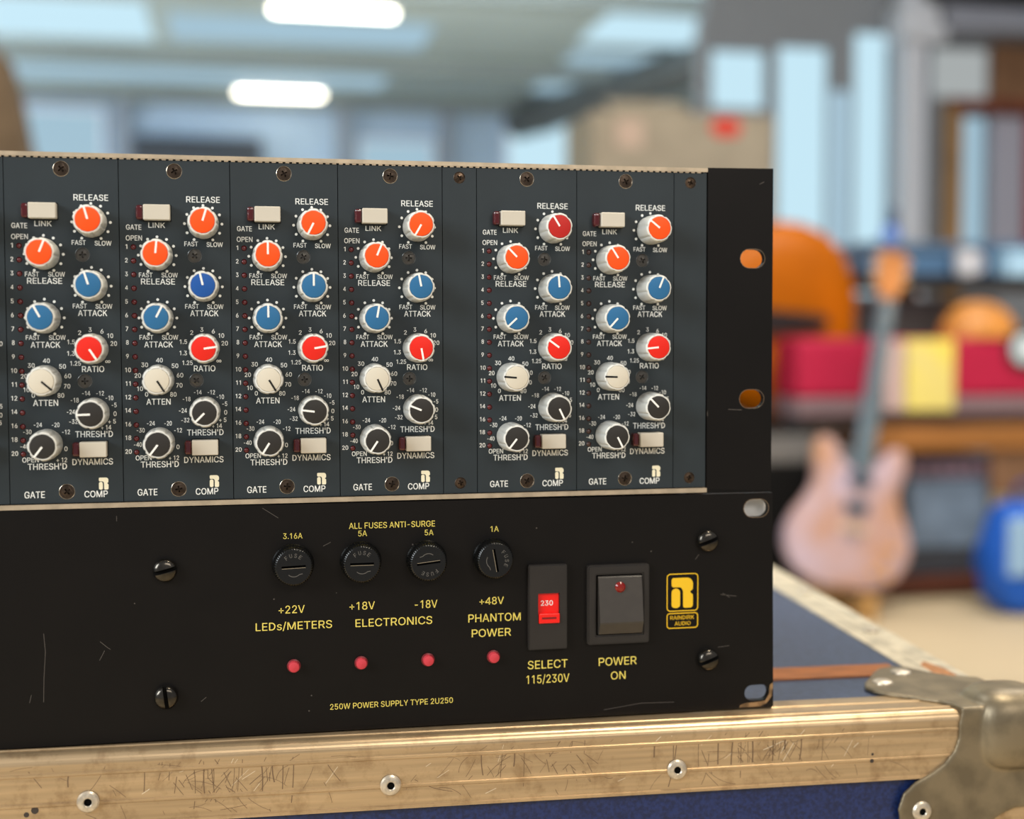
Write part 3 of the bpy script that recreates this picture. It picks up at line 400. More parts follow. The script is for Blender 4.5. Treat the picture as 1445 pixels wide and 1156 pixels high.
f_ = MB(1); f_.box(-6, 11, -3, 19, -0.1, 0, floor_mat()); structure(f_, 'floor')
c_ = MB(1); c_.box(-6, 11, 4.5, 19, 4.3, 4.4, ceil_m); structure(c_, 'ceiling')
b_ = MB(1); b_.box(-6, 11, 18.5, 18.7, 0, 4.3, wall_m); structure(b_, 'wall_back')
l_ = MB(1); l_.box(-6.2, -6, -3, 18.7, 0, 4.3, wall_m); structure(l_, 'wall_left')
for i, (y, d) in enumerate(((12.2, 0.18), (15.65, 0.2), (18.3, 0.16))):
    t_ = MB(1); t_.box(-6, 8.5, y - 0.12, y + 0.12, 4.3 - d, 4.3, beam_m); structure(t_, 'trim_%d' % (i + 1))
for i, x in enumerate((-1.42, 1.55, 3.0)):
    t_ = MB(1); t_.box(x - 0.1, x + 0.1, 18.3, 18.5, 0, 4.3, mat('grey_post', (128, 138, 150), 0.7)); structure(t_, 'trim_%d' % (i + 4))
WN = [0]
def window(x0, x1, y0, y1, z0, z1, m, frame=None, fw=0.04):
    WN[0] += 1
    q = MB(1)
    q.box(x0, x1, y0, y1, z0, z1, m)
    o = structure(q, 'window_%d' % WN[0])
    if frame:
        g = MB(1); ym = min(y0, y1)
        for a in ((x0 - fw, x0, z0 - fw, z1 + fw), (x1, x1 + fw, z0 - fw, z1 + fw), (x0, x1, z0 - fw, z0), (x0, x1, z1, z1 + fw)):
            g.box(a[0], a[1], ym - 0.03, ym + 0.05, a[2], a[3], frame)
        g.build('window_frame', o)
    return o
# roof lights in the ceiling
window(-5.2, -0.8, 13.5, 15.2, 4.285, 4.32, glass_sky)
window(-0.6, 2.2, 13.9, 15.1, 4.285, 4.32, glass_dim)
window(-4.6, 2.0, 16.1, 17.6, 4.285, 4.32, glass_dim)
window(3.9, 5.7, 12.0, 14.4, 4.285, 4.32, glass_sky)
window(4.0, 5.0, 14.9, 17.4, 4.285, 4.32, glass_dim)
# windows of the far wall
window(3.9, 5.4, 18.44, 18.52, 2.6, 4.05, glass_sky, frame_w)
window(-3.2, -1.7, 18.44, 18.52, 2.4, 4.0, glass_dim, frame_w)
window(1.8, 2.8, 18.44, 18.52, 2.4, 3.7, glass_dim, frame_w)
# glazed partition on the right
P0 = 7.5
pw = MB(1)
holes = [[(x0_, z0_), (x1_, z0_), (x1_, z1_), (x0_, z1_)] for x0_, x1_, z0_, z1_ in ((3.0, 3.36, 2.36, 2.72), (3.44, 3.785, 1.2, 2.76), (3.80, 3.945, 1.2, 2.5), (3.96, 4.2, 1.2, 2.87), (4.33, 4.48, 1.6, 2.82), (4.67, 4.9, 1.5, 2.36))]
pw.plate([[(2.93, 0), (8, 0), (8, 4.3), (3.25, 4.3), (2.93, 2.85)]] + holes, P0, P0 + 0.12, part_m)
structure(pw, 'wall_right')
for h, m in zip(holes, (glass_sky, glass_sky, pane_mat('soft_daylit_pane', (186, 218, 236), 0.85), glass_sky, glass_blue, glass_dim)):
    window(h[0][0], h[1][0], P0 + 0.05, P0 + 0.08, h[0][1], h[2][1], m)
q = MB(1); q.box(4.19, 4.35, 7.28, 7.44, 0, 3.4, frame_w, 0.02); q.box(4.14, 4.45, 7.2, 7.46, 2.76, 3.0, frame_w, 0.03); structure(q, 'trim_7')
q = MB(1); q.box(4.36, 6.5, 7.2, 7.45, 2.84, 3.0, mat('lavender_beam', (150, 154, 168), 0.6), 0.02); structure(q, 'trim_8')
q = MB(1); q.box(4.3, 6.5, 7.1, 7.4, 3.05, 3.5, mat('dark_soffit', (44, 42, 40), 0.8)); structure(q, 'trim_9')
brown_w = mat('brown_stained_timber', (134, 98, 70), 0.6, 0, 0.3, 0.2, 3)
red_w = mat('red_brown_timber', (120, 62, 42), 0.6, 0, 0.3, 0.2, 3)
q = MB(1); q.box(4.55, 4.66, 7.38, 7.47, 0.0, 2.44, mat('tan_timber', (168, 132, 92), 0.6, 0, 0.3, 0.15, 3)); structure(q, 'trim_10')
q = MB(1); q.box(4.58, 6.0, 7.36, 7.46, 2.37, 2.45, red_w); structure(q, 'trim_11')

window(4.50, 4.87, P0 - 0.02, P0 + 0.02, 2.48, 2.78, pane_mat('milky_pane', (190, 196, 196), 0.75))
q = MB(1); q.box(4.9, 5.6, P0 - 0.06, P0 - 0.01, 2.46, 2.82, brown_w); structure(q, 'trim_12')
q = MB(1); q.box(4.91, 5.14, P0 - 0.05, P0 - 0.01, 1.5, 2.36, mat('lavender_panel', (176, 176, 192), 0.6)); structure(q, 'trim_13')
q = MB(1); q.box(5.15, 5.3, P0 - 0.06, P0 - 0.01, 1.3, 2.36, mat('red_panel', (150, 52, 58), 0.6)); structure(q, 'trim_14')

# ------------------------------------------------------------------ hall fittings
# strip lamps
for i, (x0, x1, y, lab) in enumerate(((0.43, 1.70, 13.2, 'nearer glowing strip lamp on the ceiling, cut by the top picture edge'),
                                      (0.08, 1.25, 17.85, 'farther glowing strip lamp on the ceiling, above the third module'))):
    t = thing('strip_lamp', ((x0 + x1) / 2, y, 4.3), lab, 'lamp', 'glowing strip lamps on the ceiling')
    L = (x1 - x0) / 2
    a = MB(1); a.box(-L, L, -0.09, 0.09, -0.06, 0, frame_w, 0.01); a.build('housing', t)
    a = MB(1); a.box(-L + 0.02, L - 0.02, -0.075, 0.075, -0.11, -0.06, mat('lit_tube', (255, 246, 222), 0.4, emit=((255, 247, 226), 9.0)), 0.02); a.build('tube', t)
t = thing('wall_heater', (-0.43, 18.36, 3.3), 'long dark heater high on the far wall, just over the rack top', 'heater')
a = MB(1); a.box(-0.87, 0.87, -0.14, 0.14, 0, 0.38, mat('dark_heater', (70, 78, 90), 0.6), 0.03); a.build('body', t)
a = MB(1); a.box(-0.8, 0.8, -0.16, -0.14, 0.05, 0.33, mat('heater_grille', (48, 54, 62), 0.7), 0.01); a.build('grille', t)
# duct
t = thing('air_duct', (0, 0, 0), 'long grey round air duct running diagonally under the roof', 'duct')
a = MB(1); a.tube([(4.05, 18.4, 4.02), (5.65, 11.9, 3.98)], 0.23, mat('grey_duct_metal', (84, 88, 88), 0.6, 0.1, 0.3), 28); a.build('pipe', t)
for k in range(4):
    a = MB(1); f = 0.12 + 0.25 * k; p = Vector((4.05, 18.4, 4.02)).lerp(Vector((5.65, 11.9, 3.98)), f); d = Vector((1.6, -6.5, -0.04)).normalized() * 0.04
    a.tube([p - d, p + d], 0.25, MATS['grey_duct_metal'], 28); a.build('clamp_band', t)
for k in range(2):
    p = Vector((4.05, 18.4, 4.02)).lerp(Vector((5.65, 11.9, 3.98)), 0.25 + 0.5 * k)
    a = MB(1); a.tube([(p.x, p.y, p.z + 0.2), (p.x, p.y, 4.3)], 0.02, beam_m, 8); a.build('hanger', t)
# tall carton
card = mat('grey_brown_cardboard', (164, 152, 132), 0.85, 0, 0.1, 0.06, 8)
t = thing('cardboard_carton', (2.14, 5.75, 0), 'tall beige cardboard carton with a red print, standing behind the rack', 'box')
a = MB(1); a.box(-0.45, 0.45, -0.25, 0.25, 0, 1.965, card, 0.008); a.build('body', t)
a = MB(1); a.flat([slot_loop(0.205, 1.905, 0.15, 0.085)], -0.2515, mat('red_print', (214, 52, 34), 0.8)); a.build('red_label', t)
a = MB(1); a.flat([[(-0.33, 1.80), (-0.2, 1.80), (-0.2, 1.93), (-0.33, 1.93)]], -0.2515, mat('pale_print', (196, 170, 150), 0.8)); a.build('pale_label', t)
a = MB(1); a.add([(-0.36, -0.25, 1.965), (0.02, -0.25, 1.965), (0.02, -0.17, 2.03), (-0.36, -0.17, 2.03), (-0.36, -0.244, 1.965), (0.02, -0.244, 1.965), (0.02, -0.164, 2.03), (-0.36, -0.164, 2.03)],
                 [[0, 1, 2, 3], [7, 6, 5, 4], [0, 4, 5, 1], [1, 5, 6, 2], [2, 6, 7, 3], [3, 7, 4, 0]], card); a.build('flap', t)
# brown bag at the left
t = thing('gig_bag', (-0.66, 3.6, 0), 'tall brown padded instrument bag standing at the far left', 'bag')
prof = [(0.05, 1.74), (0.10, 1.72), (0.125, 1.64), (0.15, 1.5), (0.165, 1.42), (0.17, 1.35), (0.22, 1.2), (0.25, 1.0), (0.22, 0.8), (0.28, 0.5), (0.29, 0.2), (0.22, 0.0)]
a = MB(1); brn = mat('brown_canvas', (104, 86, 66), 0.85, 0, 0.2, 0.2, 10)
lp = [(x, z) for x, z in prof] + [(-x, z) for x, z in prof[::-1]]
a.plate([lp], -0.1, 0.1, brn); a.build('body', t)
a = MB(1); a.tube([(0.0, -0.11, 1.2), (0.0, -0.17, 1.15), (0.0, -0.17, 1.0), (0.0, -0.11, 0.95)], 0.015, mat('dark_strap', (50, 40, 32), 0.8)); a.build('handle', t)

# black bass amplifier and the double bass lying on it
blk_cloth = mat('black_tolex', (26, 25, 24), 0.7, 0, 0.3, 0.2, 60)
grille_m = mat('black_grille_cloth', (20, 19, 18), 0.9, 0, 0.1, 0.3, 150)
t = thing('bass_amplifier', (1.53, 3.95, 0), 'black bass amplifier cabinet under the orange double bass', 'amplifier')
a = MB(1); a.box(-0.5, 0.5, -0.24, 0.28, 0.03, 0.6, blk_cloth, 0.012); a.build('cabinet', t)
a = MB(1); a.box(-0.46, 0.46, -0.252, -0.238, 0.07, 0.47, grille_m, 0.004); a.build('grille', t)
a = MB(1); a.box(-0.46, 0.46, -0.252, -0.238, 0.49, 0.58, mat('grey_fascia', (112, 108, 104), 0.5), 0.004); a.build('fascia', t)
for sx in (-0.4, 0.4):
    for sy in (-0.16, 0.2):
        a = MB(1); a.box(sx - 0.03, sx + 0.03, sy - 0.03, sy + 0.03, 0, 0.03, blk_plastic, 0.004); a.build('foot', t)
bass_or = mat('orange_varnish', (172, 90, 0), 0.45, 0, 0.15, 0.14, 3.0, coat=0.0)
ebony = mat('ebony', (30, 24, 24), 0.4)
t = thing('double_bass', (2.30, 4.1, 0.968), 'orange varnished double bass lying on its side on the black amplifier', 'double bass')
half = [(0.0, 0.09), (0.015, 0.17), (0.05, 0.25), (0.11, 0.315), (0.20, 0.355), (0.29, 0.365), (0.38, 0.345), (0.46, 0.30), (0.52, 0.27), (0.535, 0.285), (0.56, 0.24), (0.64, 0.205), (0.72, 0.20), (0.80, 0.225), (0.85, 0.26), (0.87, 0.25), (0.95, 0.265), (1.03, 0.25), (1.10, 0.19), (1.14, 0.10), (1.15, 0.04)]
outl = [(-d, h) for d, h in half] + [(-d, -h) for d, h in half[::-1]]
def domed(mb, outl, c, rings, m):
    n = len(outl); vs = []; fs = []
    for s, y in rings:
        for (x, z) in outl: vs.append((c[0] + (x - c[0]) * s[0], y, c[1] + (z - c[1]) * s[1]))
    for k in range(len(rings) - 1):
        for i in range(n):
            j = (i + 1) % n; fs.append([k * n + i, k * n + j, (k + 1) * n + j, (k + 1) * n + i])
    for k, base in ((0, 0), (len(rings) - 1, (len(rings) - 1) * n)):
        tr = tessellate_polygon([[Vector((vs[base + i][0], vs[base + i][2], 0)) for i in range(n)]])
        fs += [[base + i for i in q_] for q_ in tr]
    mb.add(vs, fs, m, True)
a = MB(1); domed(a, outl, (-0.55, 0), [((0.93, 0.9), 0.10), ((0.99, 0.98), 0.09), ((1, 1), 0.07), ((1, 1), -0.06), ((0.985, 0.96), -0.085), ((0.93, 0.88), -0.11), ((0.8, 0.7), -0.13), ((0.5, 0.35), -0.145)], bass_or); a.build('body', t)
a = MB(1); a.plate([[(-0.16, 0.022), (-0.42, 0.05), (-0.42, -0.05), (-0.16, -0.022)]], -0.175, -0.15, ebony); a.build('tailpiece', t)
a = MB(1); a.plate([[(-0.66, 0.12), (-0.69, 0.12), (-0.69, -0.12), (-0.66, -0.12)]], -0.22, -0.14, mat('maple', (196, 150, 96), 0.5)); a.build('bridge', t)
a = MB(1); a.box(-1.85, -1.1, -0.13, -0.08, -0.03, 0.03, mat('maple_neck', (150, 90, 44), 0.45), 0.012); a.build('neck', t)
a = MB(1); a.box(-1.72, -0.9, -0.165, -0.131, -0.035, 0.035, ebony, 0.006); a.build('fingerboard', t)
a = MB(1); a.sphere((-1.9, -0.1, 0.0), 0.07, MATS['maple_neck']); a.build('scroll', t)
for z in (-0.02, -0.007, 0.007, 0.02):
    a = MB(1); a.tube([(-0.42, -0.18, z), (-0.675, -0.222, z), (-1.7, -0.172, z)], 0.002, screw_ring, 6); a.build('string', t)

# workbench with the crimson case, grey speaker, shelf
wood_or = mat('orange_brown_wood', (158, 104, 52), 0.5, 0, 0.3, 0.2, 4, stretch=(1, 8, 8))
t = thing('workbench', (2.9, 4.1, 0), 'orange-brown wooden workbench under the crimson case', 'bench')
a = MB(1); a.box(-0.7, 0.75, -0.42, 0.45, 0.52, 0.605, wood_or, 0.006); a.build('top', t)
a = MB(1); a.box(-0.7, 0.75, -0.40, 0.42, 0.03, 0.075, mat('dark_red_brown_board', (96, 52, 36), 0.6, 0, 0.3, 0.2, 5), 0.004); a.build('lower_board', t)
for sx in (-0.66, 0.70):
    for sy in (-0.37, 0.39):
        a = MB(1); a.box(sx - 0.04, sx + 0.04, sy - 0.03, sy + 0.03, 0, 0.52, brown_w, 0.004); a.build('leg', t)
a = MB(1); a.box(-0.24, 0.75, -0.398, -0.37, 0.36, 0.52, brown_w, 0.004); a.build('apron', t)
crim = mat('crimson_cloth', (176, 26, 62), 0.7, 0, 0.3, 0.06, 20)
t = thing('crimson_case', (2.46, 3.82, 0.605), 'crimson hard case with a grey base trim on the wooden bench', 'case')
a = MB(1); a.box(-0.53, 0.62, -0.11, 0.09, 0.1, 0.305, crim, 0.02); a.build('lid', t)
a = MB(1); a.box(-0.53, 0.62, -0.113, 0.09, 0.04, 0.1, mat('mauve_grey_trim', (128, 104, 108), 0.6), 0.008); a.build('base_trim', t)
a = MB(1); a.box(-0.5, 0.6, -0.09, 0.07, 0.0, 0.04, mat('dark_brown_base', (62, 48, 42), 0.7)); a.build('base', t)
a = MB(1); a.lathe([(0.075, -0.11), (0.075, -0.12), (0.055, -0.122)], 0.32, 0.265, blk_plastic, 28, closed=False); a.lathe([(0.056, -0.118), (0.05, -0.126), (0.0, -0.128)], 0.32, 0.265, mat('pale_latch', (196, 208, 212), 0.4), 28, closed=False); a.build('latch', t)
a = MB(1); a.box(2.317, 2.50, 3.685, 3.70, 0.66, 0.905, mat('yellow_card_paint', (236, 216, 96), 0.6, 0, 0.3, rgb2=(226, 208, 130), scale=4), 0.003)
tag(a.build('yellow_card'), 'bright yellow card leaning against the crimson case', 'card')
a = MB(1); a.box(2.245, 2.312, 3.688, 3.70, 0.66, 0.90, mat('pale_pink_card', (206, 178, 172), 0.6), 0.003)
tag(a.build('pink_card'), 'pale pink card beside the yellow card, behind the guitar neck', 'card')
t = thing('speaker_cabinet', (2.68, 4.3, 0.605), 'grey speaker cabinet on the bench behind the crimson case', 'speaker')
a = MB(1); a.box(-0.28, 0.27, -0.16, 0.18, 0, 0.455, mat('grey_carpet_covering', (104, 98, 98), 0.85, 0, 0.2, 0.1, 30), 0.015); a.build('cabinet', t)
a = MB(1); a.box(-0.24, 0.23, -0.168, -0.158, 0.04, 0.41, mat('grey_grille', (112, 106, 102), 0.8, 0, 0.2, 0.15, 120), 0.004); a.build('grille', t)
a = MB(1); a.sphere((0, 0, 0), 0.145, mat('amber_wood', (196, 128, 56), 0.45, 0, 0.4, 0.15, 6), 1, 0.75, 0.9)
for i, v in enumerate(a.v):
    if v[2] < 0: a.v[i] = (v[0], v[1], 0)
o = a.build('wooden_bowl', None, (2.66, 3.81, 0.911)); tag(o, 'amber wooden bowl upturned on top of the crimson case', 'bowl')
a = MB(1); a.box(2.545, 2.625, 4.18, 4.26, 1.061, 1.095, mat('tan_wood', (190, 146, 96), 0.5), 0.004); tag(a.build('tan_box'), 'small tan wooden box on top of the grey speaker', 'box')
t = thing('shelf', (2.9, 4.1, 0.605), 'black shelf on posts above the bench carrying the blue-grey case', 'shelf')
a = MB(1); a.box(-0.58, 0.72, -0.2, 0.4, 0.495, 0.53, mat('black_shelf', (30, 28, 27), 0.6), 0.003); a.build('board', t)
for sx in (-0.55, 0.68):
    for sy in (0.30, 0.37):
        a = MB(1); a.box(sx - 0.02, sx + 0.02, sy - 0.02, sy + 0.02, 0.0, 0.495, MATS['black_shelf']); a.build('post', t)
t = thing('equipment_case', (2.9, 4.2, 1.135), 'long blue-grey equipment case lying on the black shelf', 'case')
bg = mat('blue_grey_shell', (72, 104, 136), 0.5, 0, 0.4, 0.08, 6)
a = MB(1); a.box(-0.57, 0.72, -0.2, 0.25, 0.0, 0.085, bg, 0.012); a.build('body', t)
a = MB(1); a.box(-0.57, 0.72, -0.203, 0.25, 0.087, 0.128, mat('blue_grey_lid', (62, 88, 114), 0.5), 0.012); a.build('lid', t)
for x in (-0.2, 0.2):
    a = MB(1); a.box(x - 0.025, x + 0.025, -0.213, -0.2, 0.065, 0.11, screw_ring, 0.003); a.build('latch', t)
a = MB(1); a.lathe([(0.03, 0), (0.036, 0.0), (0.042, 0.02), (0.045, 0.09), (0.041, 0.09), (0.037, 0.02), (0.0, 0.012)], 0, 0, mat('white_china', (206, 208, 214), 0.3), 28, closed=False)
a.v = [(v[0], v[2], v[1]) for v in a.v]
t = thing('mug', (2.69, 3.945, 1.135), 'white mug on the shelf in front of the blue-grey case', 'mug')
a.build('cup', t)
a = MB(1); a.tube([(0.04, 0, 0.075), (0.062, 0, 0.07), (0.068, 0, 0.045), (0.06, 0, 0.022), (0.04, 0, 0.02)], 0.006, MATS['white_china']); a.build('handle', t)
t = thing('tool_box', (2.93, 3.945, 1.135), 'pale blue tool box on the shelf at the right edge', 'box')
a = MB(1); a.box(-0.1, 0.1, -0.045, 0.045, 0, 0.07, mat('pale_blue_plastic', (166, 204, 228), 0.45), 0.006); a.build('body', t)
a = MB(1); a.box(-0.103, 0.103, -0.048, 0.048, 0.072, 0.095, MATS['pale_blue_plastic'], 0.006); a.build('lid', t)
t = thing('spray_bottle', (2.52, 4.2, 1.263), 'blue bottle with a navy cap on top of the blue-grey case', 'bottle')
a = MB(1); a.lathe([(0.034, 0), (0.036, 0.01), (0.036, 0.06), (0.02, 0.075)], 0, 0, mat('blue_bottle', (96, 128, 196), 0.4), 24); a.v = [(v[0], v[2], v[1]) for v in a.v]; a.build('body', t)
a = MB(1); a.lathe([(0.024, 0.075), (0.026, 0.08), (0.026, 0.13), (0.02, 0.14)], 0, 0, mat('navy_cap', (40, 58, 86), 0.4), 24); a.v = [(v[0], v[2], v[1]) for v in a.v]; a.build('cap', t)
# grey amplifier under the bench
t = thing('guitar_amplifier', (2.52, 3.86, 0.075), 'blue-grey guitar amplifier standing under the bench', 'amplifier')
a = MB(1); a.box(-0.17, 0.17, -0.11, 0.16, 0.0, 0.42, mat('charcoal_tolex', (64, 66, 72), 0.7, 0, 0.3, 0.1, 40), 0.012); a.build('cabinet', t)
a = MB(1); a.box(-0.15, 0.15, -0.118, -0.108, 0.10, 0.34, mat('blue_grey_grille', (112, 128, 146), 0.7, 0, 0.3, 0.15, 9), 0.004); a.build('grille', t)
a = MB(1); a.box(-0.15, 0.15, -0.118, -0.108, 0.35, 0.405, mat('mauve_fascia', (150, 124, 138), 0.5, 0, 0.4, 0.15, 12), 0.004); a.build('fascia', t)
for k in range(5):
    a = MB(1); a.lathe([(0.009, -0.128), (0.01, -0.118)], -0.11 + 0.055 * k, 0.378, blk_plastic, 16); a.build('control_knob', t)
# blue bag
t = thing('blue_bag', (2.64, 3.45, 0.0), 'bright blue soft bag on the floor at the right edge', 'bag')
bb = mat('bright_blue_nylon', (30, 92, 190), 0.55, 0, 0.3, 0.12, 8)
a = MB(1)
bm = bmesh.new(); bmesh.ops.create_cube(bm, size=1)
bmesh.ops.subdivide_edges(bm, edges=bm.edges[:], cuts=6, use_grid_fill=True)
for v in bm.verts:
    p = v.co * 2
    l4 = (p.x ** 4 + p.y ** 4 + p.z ** 4) ** 0.25
    p = p / l4
    wob = 1 + 0.06 * math.sin(p.x * 5 + p.z * 4) + 0.04 * math.sin(p.z * 9 + p.y * 3)
    v.co = (p.x * 0.155 * wob * (1.0 - 0.18 * (p.z > 0) * p.z), p.y * 0.1 * wob, 0.185 + p.z * 0.185)
a.bm(bm, bb, True); a.build('body', t)
a = MB(1); a.box(-0.135, -0.05, -0.112, -0.09, 0.14, 0.33, mat('pale_blue_pocket', (150, 184, 214), 0.6), 0.008); a.build('pocket', t)
a = MB(1); a.tube([(-0.06, 0, 0.36), (-0.05, -0.01, 0.42), (0.0, -0.01, 0.44), (0.05, -0.01, 0.42), (0.06, 0, 0.36)], 0.01, mat('navy_webbing', (30, 50, 110), 0.7)); a.build('handle', t)
# guitar on a stand
t = thing('electric_guitar', (1.985, 3.48, 0.10), 'amber electric guitar with painted-in pale sheen leaning upright on a wooden stand', 'guitar')
t.rotation_euler = (math.radians(-4), math.radians(10.6), 0)
gm = mat('amber_painted_sheen', (196, 176, 192), 0.3, 0, 0.5, coat=0.4, rgb2=(192, 138, 92), scale=4.0)  # pale rose stands for skylight reflected in the amber finish, painted in
half = [(0.0, 0.0), (0.08, 0.003), (0.14, 0.022), (0.19, 0.06), (0.218, 0.115), (0.22, 0.165), (0.20, 0.22), (0.168, 0.27), (0.15, 0.31), (0.148, 0.35), (0.158, 0.39), (0.165, 0.43), (0.158, 0.462), (0.135, 0.48), (0.105, 0.472), (0.075, 0.43), (0.045, 0.395)]
outl = [(x, z) for x, z in half] + [(-x, z) for x, z in half[::-1][:-1]]
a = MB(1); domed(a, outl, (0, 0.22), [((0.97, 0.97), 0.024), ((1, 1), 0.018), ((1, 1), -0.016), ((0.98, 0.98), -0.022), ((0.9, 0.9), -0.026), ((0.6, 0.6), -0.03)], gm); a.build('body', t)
neckm = mat('grey_blue_fingerboard', (104, 126, 140), 0.4, 0, 0.5, 0.08, 10)
a = MB(1); a.plate([[(-0.028, 0.385), (0.028, 0.385), (0.022, 0.95), (-0.022, 0.95)]], -0.042, -0.012, neckm); a.build('neck', t)
a = MB(1); a.plate([[(-0.022, 0.95), (0.022, 0.95), (0.045, 1.0), (0.05, 1.10), (0.02, 1.115), (0, 1.105), (-0.02, 1.115), (-0.05, 1.10), (-0.045, 1.0)]], -0.03, -0.012, mat('amber_headstock', (196, 128, 72), 0.4, 0, 0.5, 0.15, 12)); a.build('headstock', t)
for k in range(3):
    for s in (-1, 1):
        a = MB(1); a.box(s * 0.052 - 0.014, s * 0.052 + 0.014, -0.026, -0.016, 1.008 + 0.035 * k, 1.022 + 0.035 * k, mat('cream_button', (206, 186, 150), 0.4), 0.003); a.build('tuning_peg', t)
for z0 in (0.265, 0.355):
    a = MB(1); a.box(-0.042, 0.042, -0.038, -0.028, z0 - 0.02, z0 + 0.02, mat('dark_blue_pickup', (66, 84, 104), 0.4), 0.003); a.build('pickup', t)
a = MB(1); a.box(-0.045, 0.045, -0.042, -0.028, 0.19, 0.205, mat('cream_bridge', (226, 200, 160), 0.4), 0.002); a.build('bridge', t)
a = MB(1)
for k in range(6): a.tube([(-0.02 + 0.008 * k, -0.044, 0.15), (-0.016 + 0.0064 * k, -0.046, 0.95)], 0.0008, screw_ring, 5)
a.build('strings', t)
for x, z in ((0.12, 0.1), (0.15, 0.15), (0.09, 0.07), (0.14, 0.06)):
    a = MB(1); a.lathe([(0.010, -0.042), (0.012, -0.026)], x, z, mat('amber_knob', (216, 160, 84), 0.3), 16); a.build('control_knob', t)
tanw = mat('tan_stand_wood', (186, 142, 84), 0.5, 0, 0.3, 0.15, 8)
t = thing('guitar_stand', (1.985, 3.52, 0.0), 'tan wooden guitar stand on the floor under the electric guitar', 'stand')
for sx in (-0.12, 0.07):
    a = MB(1); a.box(sx - 0.018, sx + 0.018, -0.13, 0.16, 0.0, 0.03, tanw, 0.004); a.box(sx - 0.018, sx + 0.018, -0.13, -0.09, 0.03, 0.085, tanw, 0.004); a.box(sx - 0.018, sx + 0.018, -0.09, 0.05, 0.045, 0.07, tanw, 0.004); a.build('leg', t)
a = MB(1); a.box(-0.14, 0.09, 0.12, 0.15, 0.03, 0.07, tanw, 0.004); a.build('crossbar', t)
a = MB(1); a.tube([(-0.02, 0.135, 0.05), (0.01, 0.13, 0.45)], 0.014, tanw); a.build('back_post', t)

# ------------------------------------------------------------------ flight case (foreground)
CY = math.radians(-1.43); CT = math.radians(0.33)
case = thing('flight_case', (0, -0.0093, OZ - 0.1565), 'dark blue flight case with scratched aluminium edging under the rack units', 'flight case')
case.rotation_euler = (0, CT, CY)
H = OZ - 0.1565
X0, X1 = -250, 410
a = MB()
a.box(X0, X1 - 3, 2.2, 560, -735, -1.6, blue_lam)
a.build('body', case)
a = MB(); a.box(X0, X1 - 4, 26, 540, -1.6, -0.6, blue_top); a.build('top_panel', case)
a = MB(); a.box(X0, 384, 61, 81, -0.6, 0.4, brown_strip, 0.2); a.build('wooden_strip', case)
def rnd(cx, cz, r, a0, a1, n=6): return [(cx + r * math.cos(math.radians(a0 + (a1 - a0) * i / n)), cz + r * math.sin(math.radians(a0 + (a1 - a0) * i / n))) for i in range(n + 1)]
prof = [(27, -2.0), (27, 0.0), (19, 0), (18.6, 0.4), (17.6, 0.4), (17.2, 0), (8.4, 0), (8.0, 0.4), (7.0, 0.4), (6.6, 0)] + rnd(4, -4, 4, 90, 180, 8) \
    + [(0, -6.8), (-0.55, -7.1), (-0.55, -8.0), (0, -8.3), (0, -18.0), (-0.55, -18.3), (-0.55, -19.2), (0, -19.5), (0, -26.2), (-0.7, -26.5), (-0.7, -27.6), (0, -27.8), (2.2, -27.8), (2.2, -2.0)]
a = MB(); a.profile(prof, X0, X1 - 2, alu)
R = random.Random(3)
BANDS = ((-6.7, -4.3), (-17.9, -8.4), (-26.0, -19.6))
def score(x, z, ln, an, wd, m, bend=0.0):
    """one scratch that runs on over the ribs, split where a groove interrupts it"""
    n_ = 10; pts = []
    for q in range(n_ + 1):
        f = q / n_; an2 = an + bend * (f - 0.5)
        pts.append((x + ln * f * math.cos(an2), z + ln * f * math.sin(an2)))
    for p, q in zip(pts[:-1], pts[1:]):
        for lo, hi in BANDS:
            if lo <= min(p[1], q[1]) and max(p[1], q[1]) <= hi: a.stroke([p, q], wd, -0.04, m)
for k in range(170):                                  # scuffs and scratches scored into the edging
    x = R.choice([R.uniform(-8, 375), R.gauss(75, 22), R.gauss(195, 22), R.gauss(290, 32)]); z = R.uniform(-26, -4.5)
    kind = R.random()
    if kind < 0.45: score(x, z, R.uniform(4, 16), R.choice([-0.85, 0.95]) + R.gauss(0, 0.2), R.uniform(0.12, 0.28), scuff, R.gauss(0, 0.3))
    elif kind < 0.65: score(x, -8.4, -R.uniform(4, 18), PI / 2 + R.gauss(0, 0.06), R.uniform(0.2, 0.6), scuff, R.gauss(0, 0.1))
    elif kind < 0.85: score(x, z, R.uniform(3, 12), R.gauss(0.05, 0.2), R.uniform(0.1, 0.2), scuff, R.gauss(0, 0.4))
    else: score(x, z, R.uniform(2, 10), R.gauss(0.8, 0.3), R.uniform(0.12, 0.25), scuff_lt)
for cx in (62, 84, 210, 285, 300):                    # hatched clusters
    for k in range(14): score(cx + R.gauss(0, 6), R.uniform(-17.5, -9), R.uniform(3, 7), R.choice([-0.9, 0.9, 1.5]) + R.gauss(0, 0.15), R.uniform(0.12, 0.3), scuff)
for (cx, cz, r_) in ((338, -19, 0.9), (338.5, -16.4, 0.6), (8, -20.5, 1.4), (5, -22, 1.0)):
    a.flat([circle(cx, cz, r_, 10)], -0.6 if cz < -18 and cz > -19.4 else -0.05, mat('black_pit', (60, 50, 42), 0.8))
a.build('front_edging', case)
